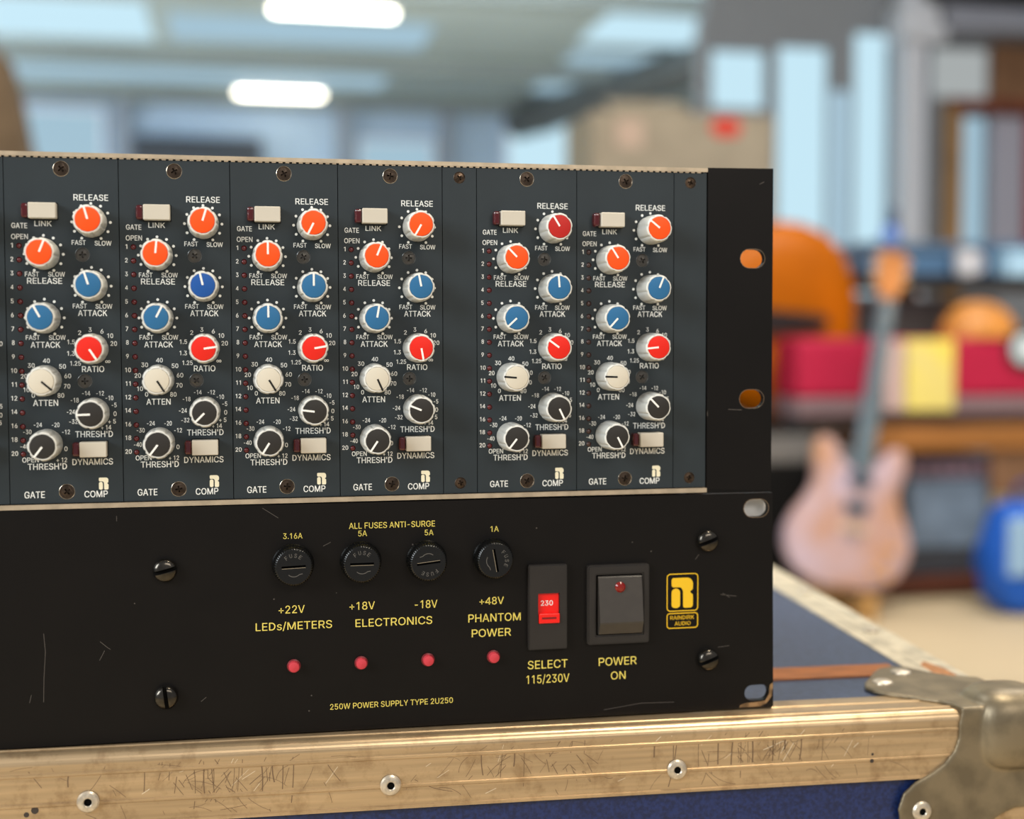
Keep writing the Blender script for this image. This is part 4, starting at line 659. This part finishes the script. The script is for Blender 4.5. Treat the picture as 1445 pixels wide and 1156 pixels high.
# right-hand edging, running to the back
sd = math.radians(-4.2)
a = MB()
pr = [(0, -2), (0, 0), (7, 0), (7.4, 0.4), (8.4, 0.4), (8.8, 0), (18, 0), (18.4, 0.4), (19.4, 0.4), (19.8, 0)] + [(26 - 4 + 4 * math.sin(math.radians(90 * i / 6)), -4 + 4 * math.cos(math.radians(90 * i / 6))) for i in range(7)] + [(26, -27.8), (23.8, -27.8), (23.8, -2)]
n = len(pr)
vs = [(X1 - 26 + p[0], 2.5, p[1]) for p in pr] + [(X1 - 26 + p[0] + 40, 548, p[1]) for p in pr]
fs = [[i, (i + 1) % n, (i + 1) % n + n, i + n] for i in range(n)]
a.add(vs, fs, mat('pale_worn_aluminium', (190, 178, 154), 0.5, 0.25, 0.5, 0.22, 60))
a.add([(X1 - 16 + dx, y, 0.06) for dx, y in ((0, 42), (9, 40), (14, 62), (10, 84), (4, 76))], [[0, 1, 2, 3, 4]], rustor)
a.build('side_edging', case)
a = MB(); a.box(X1 - 27, X1 - 1, -0.4, 2.2, -735, -38, alu);
a.box(X1 - 18.5, X1 - 17.5, -0.8, -0.4, -735, -38, alu); a.build('corner_edging', case)
def rivet(mb, x, z, r, y, m=rivet_m):
    mb.lathe([(r, y), (r, y - 0.5), (r * 0.86, y - 1.2), (r * 0.6, y - 1.5), (r * 0.42, y - 1.45), (r * 0.34, y - 1.1)], x, z, m, 28, closed=False)
    mb.lathe([(r * 0.35, y - 1.1), (r * 0.3, y - 0.3), (0.01, y - 0.25)], x, z, dark_hole, 20, closed=False)
for x in (27, 139.5, 254.5):
    a = MB(); rivet(a, x, -18.2, 4.1, -0.3); a.build('rivet', case)
for y in (150, 260, 370):
    a = MB(); rivet(a, 0, 0, 4.0, 0); a.v = [(X1 - 13 + (y - 2.5) / 545 * 40 + v[0], y + v[2], 0.3 - v[1]) for v in a.v]; a.build('rivet', case)
# steel corner
a = MB()
fp = [(377.5, 0), (376.5, -5), (376.3, -11), (374.5, -16.5), (370, -21.5), (364, -25.5), (357, -29), (352, -33.5), (349.8, -40), (351, -46.5), (355, -51), (362, -55), (368, -60), (374, -63), (381, -61.5), (385, -56.5), (389, -50), (395, -45.5), (402, -42.5), (411.5, -42), (411.5, 0)]
a.plate([fp], -1.7, 0.5, corner_m)
tp = [(377.5, -1.5), (376.5, 6), (373.5, 12), (367, 18), (359, 24), (353.5, 31), (352.5, 38), (355.5, 45), (361, 52.5), (367, 61), (373, 68.5), (381, 72), (388, 69), (393.5, 59), (400, 51), (411.5, 46.5), (411.5, -1.5)]
a.plate([tp], -0.5, 1.7, corner_m, 'z')
sp = [(-1.5, 0.5), (46, 0.5), (50, -10), (58, -22), (66, -30), (68, -40), (60, -52), (48, -58), (40, -58), (32, -50), (22, -44), (10, -41), (-1.5, -41)]
a.plate([sp], 409.5, 411.7, corner_m, 'x')
bm = bmesh.new(); bmesh.ops.create_uvsphere(bm, u_segments=48, v_segments=32, radius=1)
for v in bm.verts:
    p = v.co; l_ = (abs(p.x) ** 3.2 + abs(p.y) ** 3.2 + abs(p.z) ** 3.2) ** (1 / 3.2)
    v.co = (403 + p.x / l_ * 18.5, 9.5 + p.y / l_ * 17.5, -9.5 + p.z / l_ * 17.5)
a.bm(bm, corner_m, True)
def fuse(me, voxel, it):
    o = bpy.data.objects.new('f', me); COL.objects.link(o)
    r_ = o.modifiers.new('r', 'REMESH'); r_.mode = 'VOXEL'; r_.voxel_size = voxel; r_.use_smooth_shade = True
    s_ = o.modifiers.new('s', 'SMOOTH'); s_.factor = 0.5; s_.iterations = it
    m2 = bpy.data.meshes.new_from_object(o.evaluated_get(bpy.context.evaluated_depsgraph_get()))
    bpy.data.objects.remove(o); m2.materials.clear(); m2.materials.append(corner_m); return m2
bro = place('corner_bracket', fuse(a.mesh('corner_bracket'), 0.0007, 10), case)
a = MB()
for (x, y, z, rx, rz) in ((403, -1.68, -29, 2.2, 1.6), (393, -1.68, -37, 0.9, 0.7), (399, -1.68, -49, 0.0, 0.0), (388, -1.68, -26, 1.6, 0.5), (384, -1.68, -9, 1.4, 0.8)):
    if rx: a.flat([[(x + rx * math.cos(t * PI / 6), z + rz * math.sin(t * PI / 6)) for t in range(12)]], y, rust)
a.build('rust_spots', bro)
for x, z in ((360, -41), (375.5, -53)):
    a = MB(); rivet(a, x, z, 4.2, -1.6); a.build('rivet', bro)
for x, y in ((379.5, 58), (363, 42.5)):
    a = MB(); a.lathe([(4.6, 0), (4.4, -0.7), (3.0, -1.3), (0.01, -1.4)], 0, 0, rivet_m, 28, closed=False); a.v = [(x + v[0], y + v[2], 1.7 - v[1]) for v in a.v]; a.build('rivet', bro)

# ------------------------------------------------------------------ dynamics modules
LAB = [('RELEASE', 30.71, 49.57, 2.23, 12.4), ('LINK', 13.62, 39.69, 1.89, 6.12), ('GATE', 5.26, 38.86, 1.88, 5.57), ('OPEN', 5.28, 34.83, 1.88, 5.9), ('FAST', 26.11, 32.88, 1.71, 5.01), ('SLOW', 34.8, 32.72, 1.71, 6.03), ('FAST', 9.35, 21.07, 1.7, 4.96), ('SLOW', 18.06, 21.07, 1.7, 5.96), ('RELEASE', 13.77, 18.62, 2.16, 12.4), ('FAST', 26.07, 9.36, 1.71, 5.02), ('SLOW', 34.71, 9.26, 1.72, 6.04), ('ATTACK', 30.62, 6.74, 2.18, 10.48), ('1', 2.49, 31.61, 1.63, 0.7), ('2', 2.42, 26.5, 1.62, 0.95), ('3', 2.36, 21.38, 1.63, 0.95), ('4', 2.3, 16.26, 1.62, 0.98), ('5', 2.23, 11.13, 1.63, 0.95), ('6', 2.17, 6.0, 1.63, 0.95), ('7', 2.23, 0.88, 1.64, 0.96), ('8', 2.3, -4.22, 1.63, 0.96), ('9', 2.23, -9.39, 1.63, 0.97), ('10', 2.36, -14.56, 1.64, 2.12), ('11', 2.3, -19.67, 1.64, 1.8), ('12', 2.24, -24.79, 1.64, 2.12), ('14', 2.17, -29.79, 1.65, 2.13), ('16', 2.11, -34.98, 1.64, 2.12), ('18', 2.05, -40.11, 1.65, 2.13), ('20', 2.05, -45.32, 1.64, 2.32), ('FAST', 9.2, -2.33, 1.7, 4.97), ('SLOW', 17.87, -2.34, 1.71, 5.97), ('ATTACK', 13.63, -5.03, 2.17, 10.48), ('2', 25.84, -0.58, 1.65, 1.11), ('3', 29.57, 0.54, 1.65, 1.11), ('6', 33.83, -0.05, 1.65, 1.12), ('10', 36.78, -1.71, 1.66, 2.11), ('20', 38.0, -4.63, 1.66, 2.37), ('1.25', 24.15, -11.99, 1.66, 3.79), ('1.3', 22.62, -8.29, 1.65, 2.73), ('1.5', 22.73, -4.0, 1.64, 2.73), ('RATIO', 30.41, -14.14, 2.19, 8.0), ('0', 8.95, -23.81, 1.64, 1.16), ('10', 6.59, -21.68, 1.64, 2.13), ('20', 5.87, -16.68, 1.64, 2.31), ('30', 8.44, -12.69, 1.65, 2.45), ('40', 13.82, -10.95, 1.64, 2.46), ('50', 19.51, -13.09, 1.65, 2.41), ('60', 21.3, -16.66, 1.65, 2.41), ('70', 21.0, -20.49, 1.65, 2.28), ('80', 18.74, -23.91, 1.65, 2.35), ('ATTEN', 13.26, -26.62, 2.24, 8.88), ('-32', 23.01, -33.75, 1.65, 3.01), ('-24', 22.2, -30.1, 1.66, 2.94), ('-18', 23.62, -25.74, 1.65, 2.88), ('-14', 27.77, -23.2, 1.66, 2.88), ('-12', 32.76, -23.25, 1.66, 2.76), ('-10', 36.1, -25.01, 1.66, 2.77), ('-5', 37.73, -27.69, 1.66, 1.85), ('0', 38.03, -30.96, 1.66, 1.13), ('+ 5', 36.88, -33.81, 1.66, 2.77), ('+ 14', 34.75, -36.05, 1.67, 3.7), ("THRESH'D", 30.38, -38.51, 2.26, 13.55), ('OPEN', 7.5, -47.8, 1.78, 5.82), ('-40', 5.5, -42.74, 1.65, 2.91), ('-30', 6.59, -37.35, 1.65, 2.91), ('-24', 10.38, -34.77, 1.65, 2.91), ('-20', 16.67, -34.86, 1.65, 2.73), ('-12', 20.29, -37.56, 1.66, 2.87), ('0', 20.16, -43.86, 1.66, 1.11), ('+ 12', 18.61, -48.01, 1.66, 3.79), ("THRESH'D", 13.44, -50.37, 2.25, 13.98), ('DYNAMICS', 29.68, -48.89, 2.27, 14.61), ('GATE', 8.71, -60.87, 2.45, 7.27), ('COMP', 30.69, -61.07, 2.4, 8.44)]
SCREWS = [(20.3, 60.0), (27.37, 28.42), (27.37, -18.67), (20.25, -59.95)]
LEDZ = [31.46 - 5.14 * i for i in range(16)]
LEDX = 5.0
KN = [('cr', 30.65, 40.47), ('gr', 13.65, 28.4), ('ca', 30.5, 16.8), ('ga', 13.55, 4.9), ('ra', 30.4, -6.6), ('at', 13.5, -18.3), ('ct', 30.43, -30.5), ('gt', 13.45, -42.0)]
W = 40.64
def panel_mesh(w_, screws, leds, legend):
    mb = MB()
    loops = [[(0.14, -64.15), (w_ - 0.14, -64.15), (w_ - 0.14, 64.15), (0.14, 64.15)]]
    loops += [circle(x, z, 2.75 if w_ > 20 else 2.2, 18) for x, z in screws]
    loops += [circle(LEDX, z, 1.1, 12) for z in leds]
    mb.plate(loops, 0.0, 2.5, slate)
    mb.box(0.3, w_ - 0.3, 2.9, 3.2, -64, 64, dark_hole)
    if legend:
        for (s, x, z, h, wd) in LAB:
            mb.text(s, x, z, h, wd, -0.03, white_ink)
        for k, x in ((-0.45, 35.3), (0.45, 36.2)):
            mb.flat([circle(x, -11.4, 0.5, 12), circle(x, -11.4, 0.28, 12)], -0.03, white_ink)
        for kx, kz in ((30.65, 40.47), (13.65, 28.45), (30.5, 16.8), (13.55, 4.95)):
            for i in range(11):
                t = math.radians(90 - 150 + 30 * i)
                mb.flat([circle(kx + 6.9 * math.cos(t), kz + 6.9 * math.sin(t), 0.53, 12)], -0.03, white_ink)
        logo(mb, 31.75, 35.2, -59.5, -54.95, -0.03, mat('cream_ink', (244, 236, 206), 0.6, 0, 0.2))
    return mb.mesh('front_panel')
def screw_mesh(r, headm, ringm):
    mb = MB()
    mb.lathe([(r, 0.0), (r - 0.1, -0.06), (r - 0.2, 0.05), (r - 0.3, 0.35), (r - 0.34, 0.45)], 0, 0, ringm, 32, closed=False)
    rr = r - 0.29
    aw, al = 0.3, 1.25 * r / 2.75
    plus = [(aw, aw), (aw, al), (-aw, al), (-aw, aw), (-al, aw), (-al, -aw), (-aw, -aw), (-aw, -al), (aw, -al), (aw, -aw), (al, -aw), (al, aw)]
    outer = circle(0, 0, rr, 24)
    pts = outer + plus
    tr = tessellate_polygon([[Vector((p[0], p[1], 0)) for p in outer], [Vector((p[0], p[1], 0)) for p in plus]])
    mb.add([(p[0], 0.35 - 0.25 * max(0, 1 - math.hypot(*p) / rr), p[1]) for p in pts], [list(t) for t in tr], headm, False)
    vs = [(p[0], 0.35 - 0.25 * max(0, 1 - math.hypot(*p) / rr), p[1]) for p in plus] + [(p[0] * 0.6, 1.2, p[1] * 0.6) for p in plus]
    mb.add(vs, [[i, (i + 1) % 12, (i + 1) % 12 + 12, i + 12] for i in range(12)] + [list(range(12, 24))], headm)
    pass
    return mb.mesh('screw')
def flute(a, y):
    d = ((a / (2 * PI) * 7 + 0.25) % 1) - 0.5
    return 0.075 * math.exp(-(d / 0.10) ** 2) * (1 if -12.2 < y < -0.8 else 0.25)
def knob_mesh():
    mb = MB()
    mb.lathe([(5.3, -0.3), (5.75, -0.35), (5.8, -1.0), (5.65, -7), (5.5, -10.9), (5.2, -11.9)], 0, 0, knob_grey, 84, flute=flute, closed=False)
    mb.lathe([(5.2, -11.9), (4.9, -12.45), (4.55, -12.45), (4.45, -11.9)], 0, 0, mat('pale_knob_rim', (232, 230, 222), 0.3, 0, 0.5), 84, flute=flute, closed=False)
    mb.lathe([(4.5, -12.0), (0.01, -12.0)], 0, 0, knob_grey, 40, closed=False)
    return mb.mesh('knob')
def cap_mesh(m):
    mb = MB(); mb.lathe([(4.42, -11.9), (4.42, -12.5), (4.3, -12.72), (4.1, -12.78), (0.01, -12.8)], 0, 0, m, 44, closed=False); return mb.mesh('cap')
def ptr_mesh(m):
    mb = MB(); mb.box(-0.36, 0.36, -12.86, -12.6, 0.1, 4.4, m); mb.box(-0.34, 0.34, -12.6, -12.2, 4.3, 4.98, m); return mb.mesh('pointer')
knob_me = knob_mesh()
caps = {k: cap_mesh(m) for k, m in (('orange', cap_orange), ('red', cap_red), ('dull red', cap_dullred), ('blue', cap_blue), ('royal blue', cap_royal), ('ivory', cap_white), ('charcoal', cap_black))}
ptrs = {'w': ptr_mesh(ptr_white), 'b': ptr_mesh(ptr_black)}
panel_me = panel_mesh(W, SCREWS, LEDZ, True)
scr_ring_me = screw_mesh(2.9, screw_dark, screw_ring)
scr_dark_me = screw_mesh(2.7, mat('black_screw_head', (92, 88, 82), 0.3, 0.7), mat('dark_countersink', (110, 112, 112), 0.3, 0.7))
scr_small_me = screw_mesh(2.3, mat('brown_screw_head', (84, 68, 54), 0.3, 0.8, 0.5, 0.4, 400), screw_dark)
def led_mesh(m):
    mb = MB(); mb.lathe([(1.1, 0.0), (1.06, 0.25), (0.95, 0.5)], 0, 0, mat('led_bezel', (84, 56, 54), 0.4), 16, closed=False)
    mb.lathe([(0.98, 0.9), (0.96, 0.25), (0.7, -0.05), (0.35, -0.2), (0.01, -0.24)], 0, 0, m, 16, closed=False); return mb.mesh('indicator_led')
led_me = led_mesh(led_red); led_dk = led_mesh(led_brown)
mb = MB(); mb.box(0, 9.7, -4.6, 1, -5.7, 0, btn_ivory, 0.35, 3); mb.box(-0.2, 10.0, -0.06, 1.0, -6.0, 0.3, dark_hole); btn_me = mb.mesh('push_button')
mb = MB(); mb.box(-2.75, -0.05, -3.4, 0.5, -5.5, -0.15, lens_red, 0.9, 4); lens_me = mb.mesh('lens')
ROWS = {'cr': 'orange', 'gr': 'orange', 'ca': 'blue', 'ga': 'blue', 'ra': 'red', 'at': 'ivory', 'ct': 'charcoal', 'gt': 'charcoal'}
MODS = [
    (-1, 'grey module cut off by the left picture edge, only its right sliver showing', dict(cr=10, gr=15, ca=-10, ga=-10, ra=120, at=140, ct=-80, gt=-140), {}),
    (0, 'leftmost fully visible grey dynamics module, its red knob turned lower right', dict(cr=-15, gr=22, ca=-17, ga=-28, ra=147, at=131, ct=-92, gt=-143), {}),
    (1, 'second full grey dynamics module from left, with a deep blue upper attack knob', dict(cr=17, gr=6, ca=-13, ga=27, ra=82, at=148, ct=-135, gt=-143), {'ca': 'royal blue'}),
    (2, 'third full grey dynamics module from left, orange gate knob pointing straight up', dict(cr=-153, gr=0, ca=0, ga=0, ra=80, at=149, ct=-83, gt=-148), {}),
    (3, 'fourth grey dynamics module from left, just left of a blank strip', dict(cr=-150, gr=23, ca=-11, ga=10, ra=170, at=156, ct=-68, gt=-146), {}),
    (4, 'grey dynamics module whose top right knob is dull red, right of a blank strip', dict(cr=-32, gr=-44, ca=-4, ga=-133, ra=-54, at=-85, ct=154, gt=-142), {'cr': 'dull red'}),
    (5, 'rightmost grey dynamics module, with unlit brownish indicator lights', dict(cr=-52, gr=-33, ca=22, ga=-138, ra=-96, at=-88, ct=-44, gt=153), {}),
]
B1 = 13.6
for i, lab, ang, over in MODS:
    x0 = i * W + (B1 if i > 3 else 0)
    t = thing('dynamics_module', mm(x0, 0, 0), lab, 'rack module', 'grey dynamics modules in a row')
    place('front_panel', panel_me, t)
    for k, (x, z) in enumerate(SCREWS):
        o = place('screw', scr_dark_me if k in (1, 2) else scr_ring_me, t, (x / 1000, 0, z / 1000)); o.rotation_euler = (0, R.uniform(0, 3), 0)
    for z in LEDZ: place('indicator_led', led_dk if i == 5 else led_me, t, (LEDX / 1000, 0, z / 1000))
    for kn, x, z in KN:
        c = over.get(kn, ROWS[kn])
        o = place('knob', knob_me, t, (x / 1000, 0, z / 1000)); o.rotation_euler = (0, math.radians(ang[kn]), 0)
        o['label'] = 'grey knob with %s cap' % c
        place('cap', caps[c], o); place('pointer', ptrs['b' if c == 'ivory' else 'w'], o)
    for x, z in ((9.0, 47.05), (25.45, -41.2)):
        o = place('push_button', btn_me, t, (x / 1000, 0, z / 1000)); place('lens', lens_me, o)
for x0, wd, lab in ((4 * W, B1, 'narrow blank grey strip between the fourth and fifth modules'), (6 * W + B1, 14.0, 'narrow blank grey strip beside the black rack ear')):
    t = thing('blank_panel', mm(x0, 0, 0), lab, 'blank panel', 'blank filler strips in the rack')
    place('front_panel', panel_mesh(wd, [(wd / 2, 60), (wd / 2, -60.2)], [], False), t)
    for z in (60, -60.2):
        o = place('screw', scr_small_me, t, (wd / 2000, 0, z / 1000)); o.rotation_euler = (0, R.uniform(0, 3), 0)

# ------------------------------------------------------------------ sub-rack frame
t = thing('rack_frame', mm(0, 0, -66.4), 'aluminium rack frame with a slotted black ear holding the grey modules', 'rack frame')
Z = 66.4
EX0, EX1 = 271.75, 300.0
a = MB()
ear = [(EX0, -65.0 + Z), (EX1, -66.3 + Z), (EX1, 66.5 + Z), (EX0, 66.2 + Z)]
a.plate([ear, slot_loop(291.2, 29.6 + Z, 10.6, 7.6), slot_loop(291.2, -28.1 + Z, 10.6, 7.6)], -0.4, 2.6, blackp)
for cz in (29.6, -28.1):
    lo = slot_loop(291.2, cz + Z, 10.6, 7.6); li = slot_loop(291.2, cz + Z, 10.1, 7.1)
    a.flat([slot_loop(291.2, cz + Z, 11.0, 8.0), lo], -0.43, mat('worn_edge', (120, 100, 78), 0.5, 0.4))
for p in ([(272, -35 + Z), (272, -33 + Z)], [(281, -32.3 + Z), (287, -32.6 + Z)], [(294, 60 + Z), (296, 61 + Z)]): a.stroke(p, 0.3, -0.45, scratch_m)
a.build('ear', t)
rail_x0 = -W - 2
a = MB(); a.profile([(-0.5, 64.4 + Z), (14, 64.4 + Z), (14, 66.0 + Z), (-0.5, 66.0 + Z)], rail_x0, EX0 - 0.1, rail_al)
k = 0
x = rail_x0
while x < EX0 - 3:                                   # toothed strip hanging below the lip
    a.box(x, x + 1.5, -0.25, 0.8, 63.95 + Z, 64.45 + Z, rail_al); a.box(x + 1.5, x + 2.54, -0.15, 0.8, 63.9 + Z, 64.42 + Z, dark_hole); x += 2.54
a.build('top_rail', t)
a = MB(); a.profile([(-1.2, -66.3 + Z), (16, -66.3 + Z), (16, -64.5 + Z), (-1.2, -64.5 + Z)], rail_x0, EX0 - 0.1, rail_al); a.build('bottom_rail', t)
a = MB(); a.box(EX0 - 1.5, EX0, 3.2, 250, -64.4 + Z, 64.4 + Z, chas); a.build('side_plate', t)
a = MB(); a.box(rail_x0, rail_x0 + 1.5, 0.2, 250, -64.4 + Z, 64.4 + Z, chas); a.build('side_plate', t)
a = MB(); a.box(rail_x0 + 0.2, EX0 - 1.6, 14.1, 250, 64.6 + Z, 65.8 + Z, chas); a.box(rail_x0, EX0 - 1.6, 16.1, 250, -66.3 + Z, -65.0 + Z, chas); a.box(rail_x0, EX0 - 1.6, 248.5, 250, -65 + Z, 64.6 + Z, chas); a.build('cover', t)

# ------------------------------------------------------------------ power supply unit
ZB = -157.0
t = thing('power_supply', mm(0, 0, ZB), 'black rack power supply with yellow lettering lying on the flight case', 'power supply')
def Zp(z): return z - ZB
PY = -0.8
a = MB()
out = [(-181, Zp(-155.1)), (301.6, Zp(-157.4)), (300.6, Zp(-67.2)), (-181, Zp(-66.2))]
a.plate([out, slot_loop(293.4, Zp(-73.5), 10.8, 7.4), slot_loop(294.2, Zp(-151.0), 10.8, 6.6)], PY, PY + 3, blackp)
IY = PY - 0.03
for s, x, z, h, wd in [('3.16A', 103.44, -79.13, 2.15, 7.38), ('ALL FUSES ANTI-SURGE', 142.0, -75.91, 2.3, 33.81), ('5A', 130.37, -78.97, 2.17, 3.44), ('5A', 156.54, -79.41, 2.19, 3.51), ('+22V', 102.71, -107.77, 3.02, 10.01), ('+18V', 130.0, -107.48, 3.06, 9.93), ('-18V', 155.22, -107.88, 3.09, 9.02), ('LEDs/METERS', 103.56, -114.15, 3.03, 29.28), ('ELECTRONICS', 142.47, -114.3, 3.07, 30.31), ('250W POWER SUPPLY TYPE 2U250', 141.45, -146.93, 2.21, 48.61), ('1A', 182.89, -78.8, 2.17, 3.3), ('+48V', 181.62, -107.63, 2.92, 9.91), ('PHANTOM', 182.79, -114.42, 3.19, 21.33), ('POWER', 181.49, -120.48, 3.1, 16.0), ('SELECT', 204.57, -134.45, 3.32, 16.48), ('115/230V', 204.66, -140.36, 3.33, 17.81), ('POWER', 233.92, -134.64, 3.27, 16.08), ('ON', 234.12, -140.53, 3.18, 6.23), ('RAINDIRK', 261.4, -117.87, 1.6, 10.33), ('AUDIO', 261.6, -120.32, 1.6, 6.83)]:
    a.text(s, x, Zp(z), h, wd, IY, gold_ink if s in ('RAINDIRK', 'AUDIO') else yellow_ink, 0.0, 2)
for x0, x1, z0, z1, r in ((254.7, 268.3, -115.3, -99.6, 1.6), (254.7, 268.3, -122.4, -115.9, 1.4)):
    a.flat([rrect(x0, x1, Zp(z0), Zp(z1), r), rrect(x0 + 0.4, x1 - 0.4, Zp(z0) + 0.4, Zp(z1) - 0.4, r - 0.35)], IY, gold_ink)
logo(a, 256.8, 266.0, Zp(-113.9), Zp(-101.4), IY, gold_ink)
for p in ([(11, -113), (11.5, -120), (10.8, -130), (10.5, -139)], [(31.2, -117), (34, -119.5)], [(34, -119.5), (35, -120.2)], [(32.8, -120.5), (30.9, -124.2)], [(68, -142), (70, -140.4)], [(278, -109), (285, -110)], [(279, -108.5), (282, -110.4)], [(228, -154.5), (244, -152.6), (258, -153)], [(38, -69.5), (38, -71.5)], [(92, -68), (98, -72)], [(267, -94), (268.5, -92)], [(277, -131), (282, -130.6)], [(5.5, -139), (6.2, -136)], [(115, -83.5), (118, -82)]):
    a.stroke([(x, Zp(z)) for x, z in p], 0.22, IY, scratch_m)
for x, z, r in ((44, -103, .25), (109, -148, .3), (110, -142, .3), (120, -102, .2), (96, -103.5, .3), (200, -79, .3), (240, -86, .25), (150, -84, .3), (248, -90, .3)): a.flat([circle(x, Zp(z), r, 8)], IY, scratch_m)
a.flat([[(286.5, Zp(-157.0)), (286.8, Zp(-156.0)), (289, Zp(-155.2)), (294, Zp(-155.0)), (298, Zp(-154.6)), (299.6, Zp(-152)), (300, Zp(-148)), (301.4, Zp(-147)), (301.4, Zp(-149.4)), (300.8, Zp(-153)), (298.5, Zp(-155.8)), (296, Zp(-156.9))]], IY, bare)
a.flat([slot_loop(293.4, Zp(-73.5), 11.3, 7.9), slot_loop(293.4, Zp(-73.5), 10.8, 7.4)], IY, MATS['worn_edge'])
a.build('front_panel', t)
a = MB(); a.box(-150, 270, PY + 3.1, 300, Zp(-154.5), Zp(-69), chas, 0.5); a.build('chassis', t)
a = MB(); a.box(270, 300.2, 5.5, 7.5, Zp(-84), Zp(-68.5), steel_lt, 0.4); a.build('bracket', t)
# slotted screws
def slot_screw():
    mb = MB(); r = 4.5
    mb.lathe([(r * 0.98, 0.3), (r, -0.4), (r, -1.6), (r * 0.95, -2.4), (r * 0.8, -3.1), (r * 0.55, -3.5), (0.01, -3.65)], 0, 0, screw_blk, 40)
    c = MB(); c.box(-6, 6, -6, -1.7, -0.75, 0.75, dark_hole)
    return boolean(mb.mesh('screw'), c.mesh('c'))
ss_me = slot_screw()
for x, z, an in ((55.4, -90.6, 14), (55.1, -139.3, 97), (271.9, -86.3, 20), (272.4, -135.7, 20)):
    o = place('panel_screw', ss_me, t, (x / 1000, PY / 1000, Zp(z) / 1000)); o.rotation_euler = (0, math.radians(-an), 0)
# fuse holders
def fuse_cap():
    mb = MB()
    def kn(a_, y): return 0.028 * (0.5 + 0.5 * math.cos(a_ * 48)) if -6.6 < y < -2.2 else 0.0
    mb.lathe([(8.0, 0.2), (8.1, -0.2), (8.1, -1.0), (7.7, -1.5), (7.75, -2.3), (7.6, -5.2), (7.2, -6.5), (6.6, -6.9), (6.3, -6.9), (0.01, -6.9)], 0, 0, blk_gloss, 192, flute=kn)
    c = MB(); c.box(-4.6, 4.6, -8, -5.4, -0.55, 0.55, dark_hole)
    me = boolean(mb.mesh('fuse_cap'), c.mesh('c'))
    return me
def fuse_marks():
    mb = MB(); em = mat('embossed_plastic', (92, 88, 82), 0.3, 0, 0.6)
    for k, ch in enumerate('FUSE'):
        an = math.radians(126 - 24 * k); mb.text(ch, 4.5 * math.cos(an), 4.5 * math.sin(an), 1.5, 1.0, -6.98, em, an - PI / 2)
    arc_ = [(3.2 * math.cos(math.radians(d)), 3.4 * math.sin(math.radians(d)) - 0.3) for d in range(230, 311, 10)]
    mb.stroke(arc_, 0.28, -6.98, em); mb.stroke([arc_[-1], (arc_[-1][0] + 1.2, arc_[-1][1] + 0.2)], 0.28, -6.98, em)
    mb.stroke([(-4.5, -0.42), (4.5, -0.42)], 0.22, -6.97, mat('slot_edge', (132, 120, 100), 0.4, 0, 0.6))
    return mb.mesh('embossing')
fc_me = fuse_cap(); fm_me = fuse_marks()
for x, z, an in ((103.4, -90.2, 2), (129.5, -90.0, 0), (155.4, -90.4, 186), (182.0, -90.4, -80)):
    o = place('fuse_holder', fc_me, t, (x / 1000, PY / 1000, Zp(z) / 1000)); o.rotation_euler = (0, math.radians(-an), 0)
    place('embossing', fm_me, o)
mb = MB(); mb.lathe([(2.65, 0), (2.65, -0.5), (2.2, -0.7)], 0, 0, led_rim, 28, closed=False); mb.lathe([(2.15, 0), (2.15, -2.2), (1.9, -2.9), (1.4, -3.1), (0.01, -3.2)], 0, 0, led_pink, 28, closed=False); pl_me = mb.mesh('power_led')
for x, z in ((103.3, -129.9), (129.4, -130.0), (155.8, -130.1), (182.2, -130.2)): place('power_led', pl_me, t, (x / 1000, PY / 1000, Zp(z) / 1000))
# voltage selector
o = MB(); o.plate([rrect(196.2, 212.1, Zp(-127.9), Zp(-93.6), 0.7), rrect(200.2, 208.9, Zp(-117.2), Zp(-105.2), 0.2)], PY - 2.1, PY, blk_plastic)
o.plate([rrect(196.6, 211.7, Zp(-127.5), Zp(-94.0), 0.5), rrect(200.1, 209.0, Zp(-117.3), Zp(-105.1), 0.2)], PY - 2.6, PY - 2.1, blk_plastic)
sel = o.build('voltage_selector', t)
o = MB(); o.box(200.3, 208.8, PY - 1.4, PY - 0.2, Zp(-113.2), Zp(-105.3), sel_red); o.box(200.3, 208.8, PY - 3.4, PY - 0.2, Zp(-117.1), Zp(-113.2), sel_red, 0.25)
o.box(201.5, 207.4, PY - 3.44, PY - 3.3, Zp(-115.4), Zp(-114.6), mat('slot_shadow_red', (120, 8, 6), 0.5)); o.text('230', 203.9, Zp(-109.2), 2.0, 5.0, PY - 1.43, white_ink); o.build('slider', sel)
# power switch
o = MB(); o.plate([rrect(220.6, 246.6, Zp(-127.0), Zp(-94.6), 1.2), rrect(224.2, 243.7, Zp(-123.2), Zp(-98.6), 0.4)], PY - 2.0, PY, blk_plastic)
o.plate([rrect(221.2, 246.0, Zp(-126.4), Zp(-95.2), 1.0), rrect(223.6, 244.3, Zp(-123.8), Zp(-98.0), 0.6)], PY - 2.5, PY - 1.9, blk_plastic)
o.box(224, 244, PY - 0.1, PY + 0.0, Zp(-123.2), Zp(-98.6), dark_hole)
sw = o.build('power_switch', t)
o = MB(); o.profile([(PY, Zp(-99.2)), (PY - 2.2, Zp(-99.2)), (PY - 2.7, Zp(-99.7)), (PY - 5.6, Zp(-117.5)), (PY - 5.4, Zp(-118.3)), (PY - 3.2, Zp(-122.6)), (PY, Zp(-122.8))], 225.0, 243.2, rocker_m); rk = o.build('rocker', sw)
o = MB(); o.lathe([(2.2, -0.2), (2.15, -0.8), (1.5, -1.5), (0.01, -1.75)], 233.9, Zp(-103.6), mat('dim_red_lens', (128, 22, 14), 0.15, 0, 0.6), 28, y0=PY - 2.9, closed=False); o.build('lens', rk)
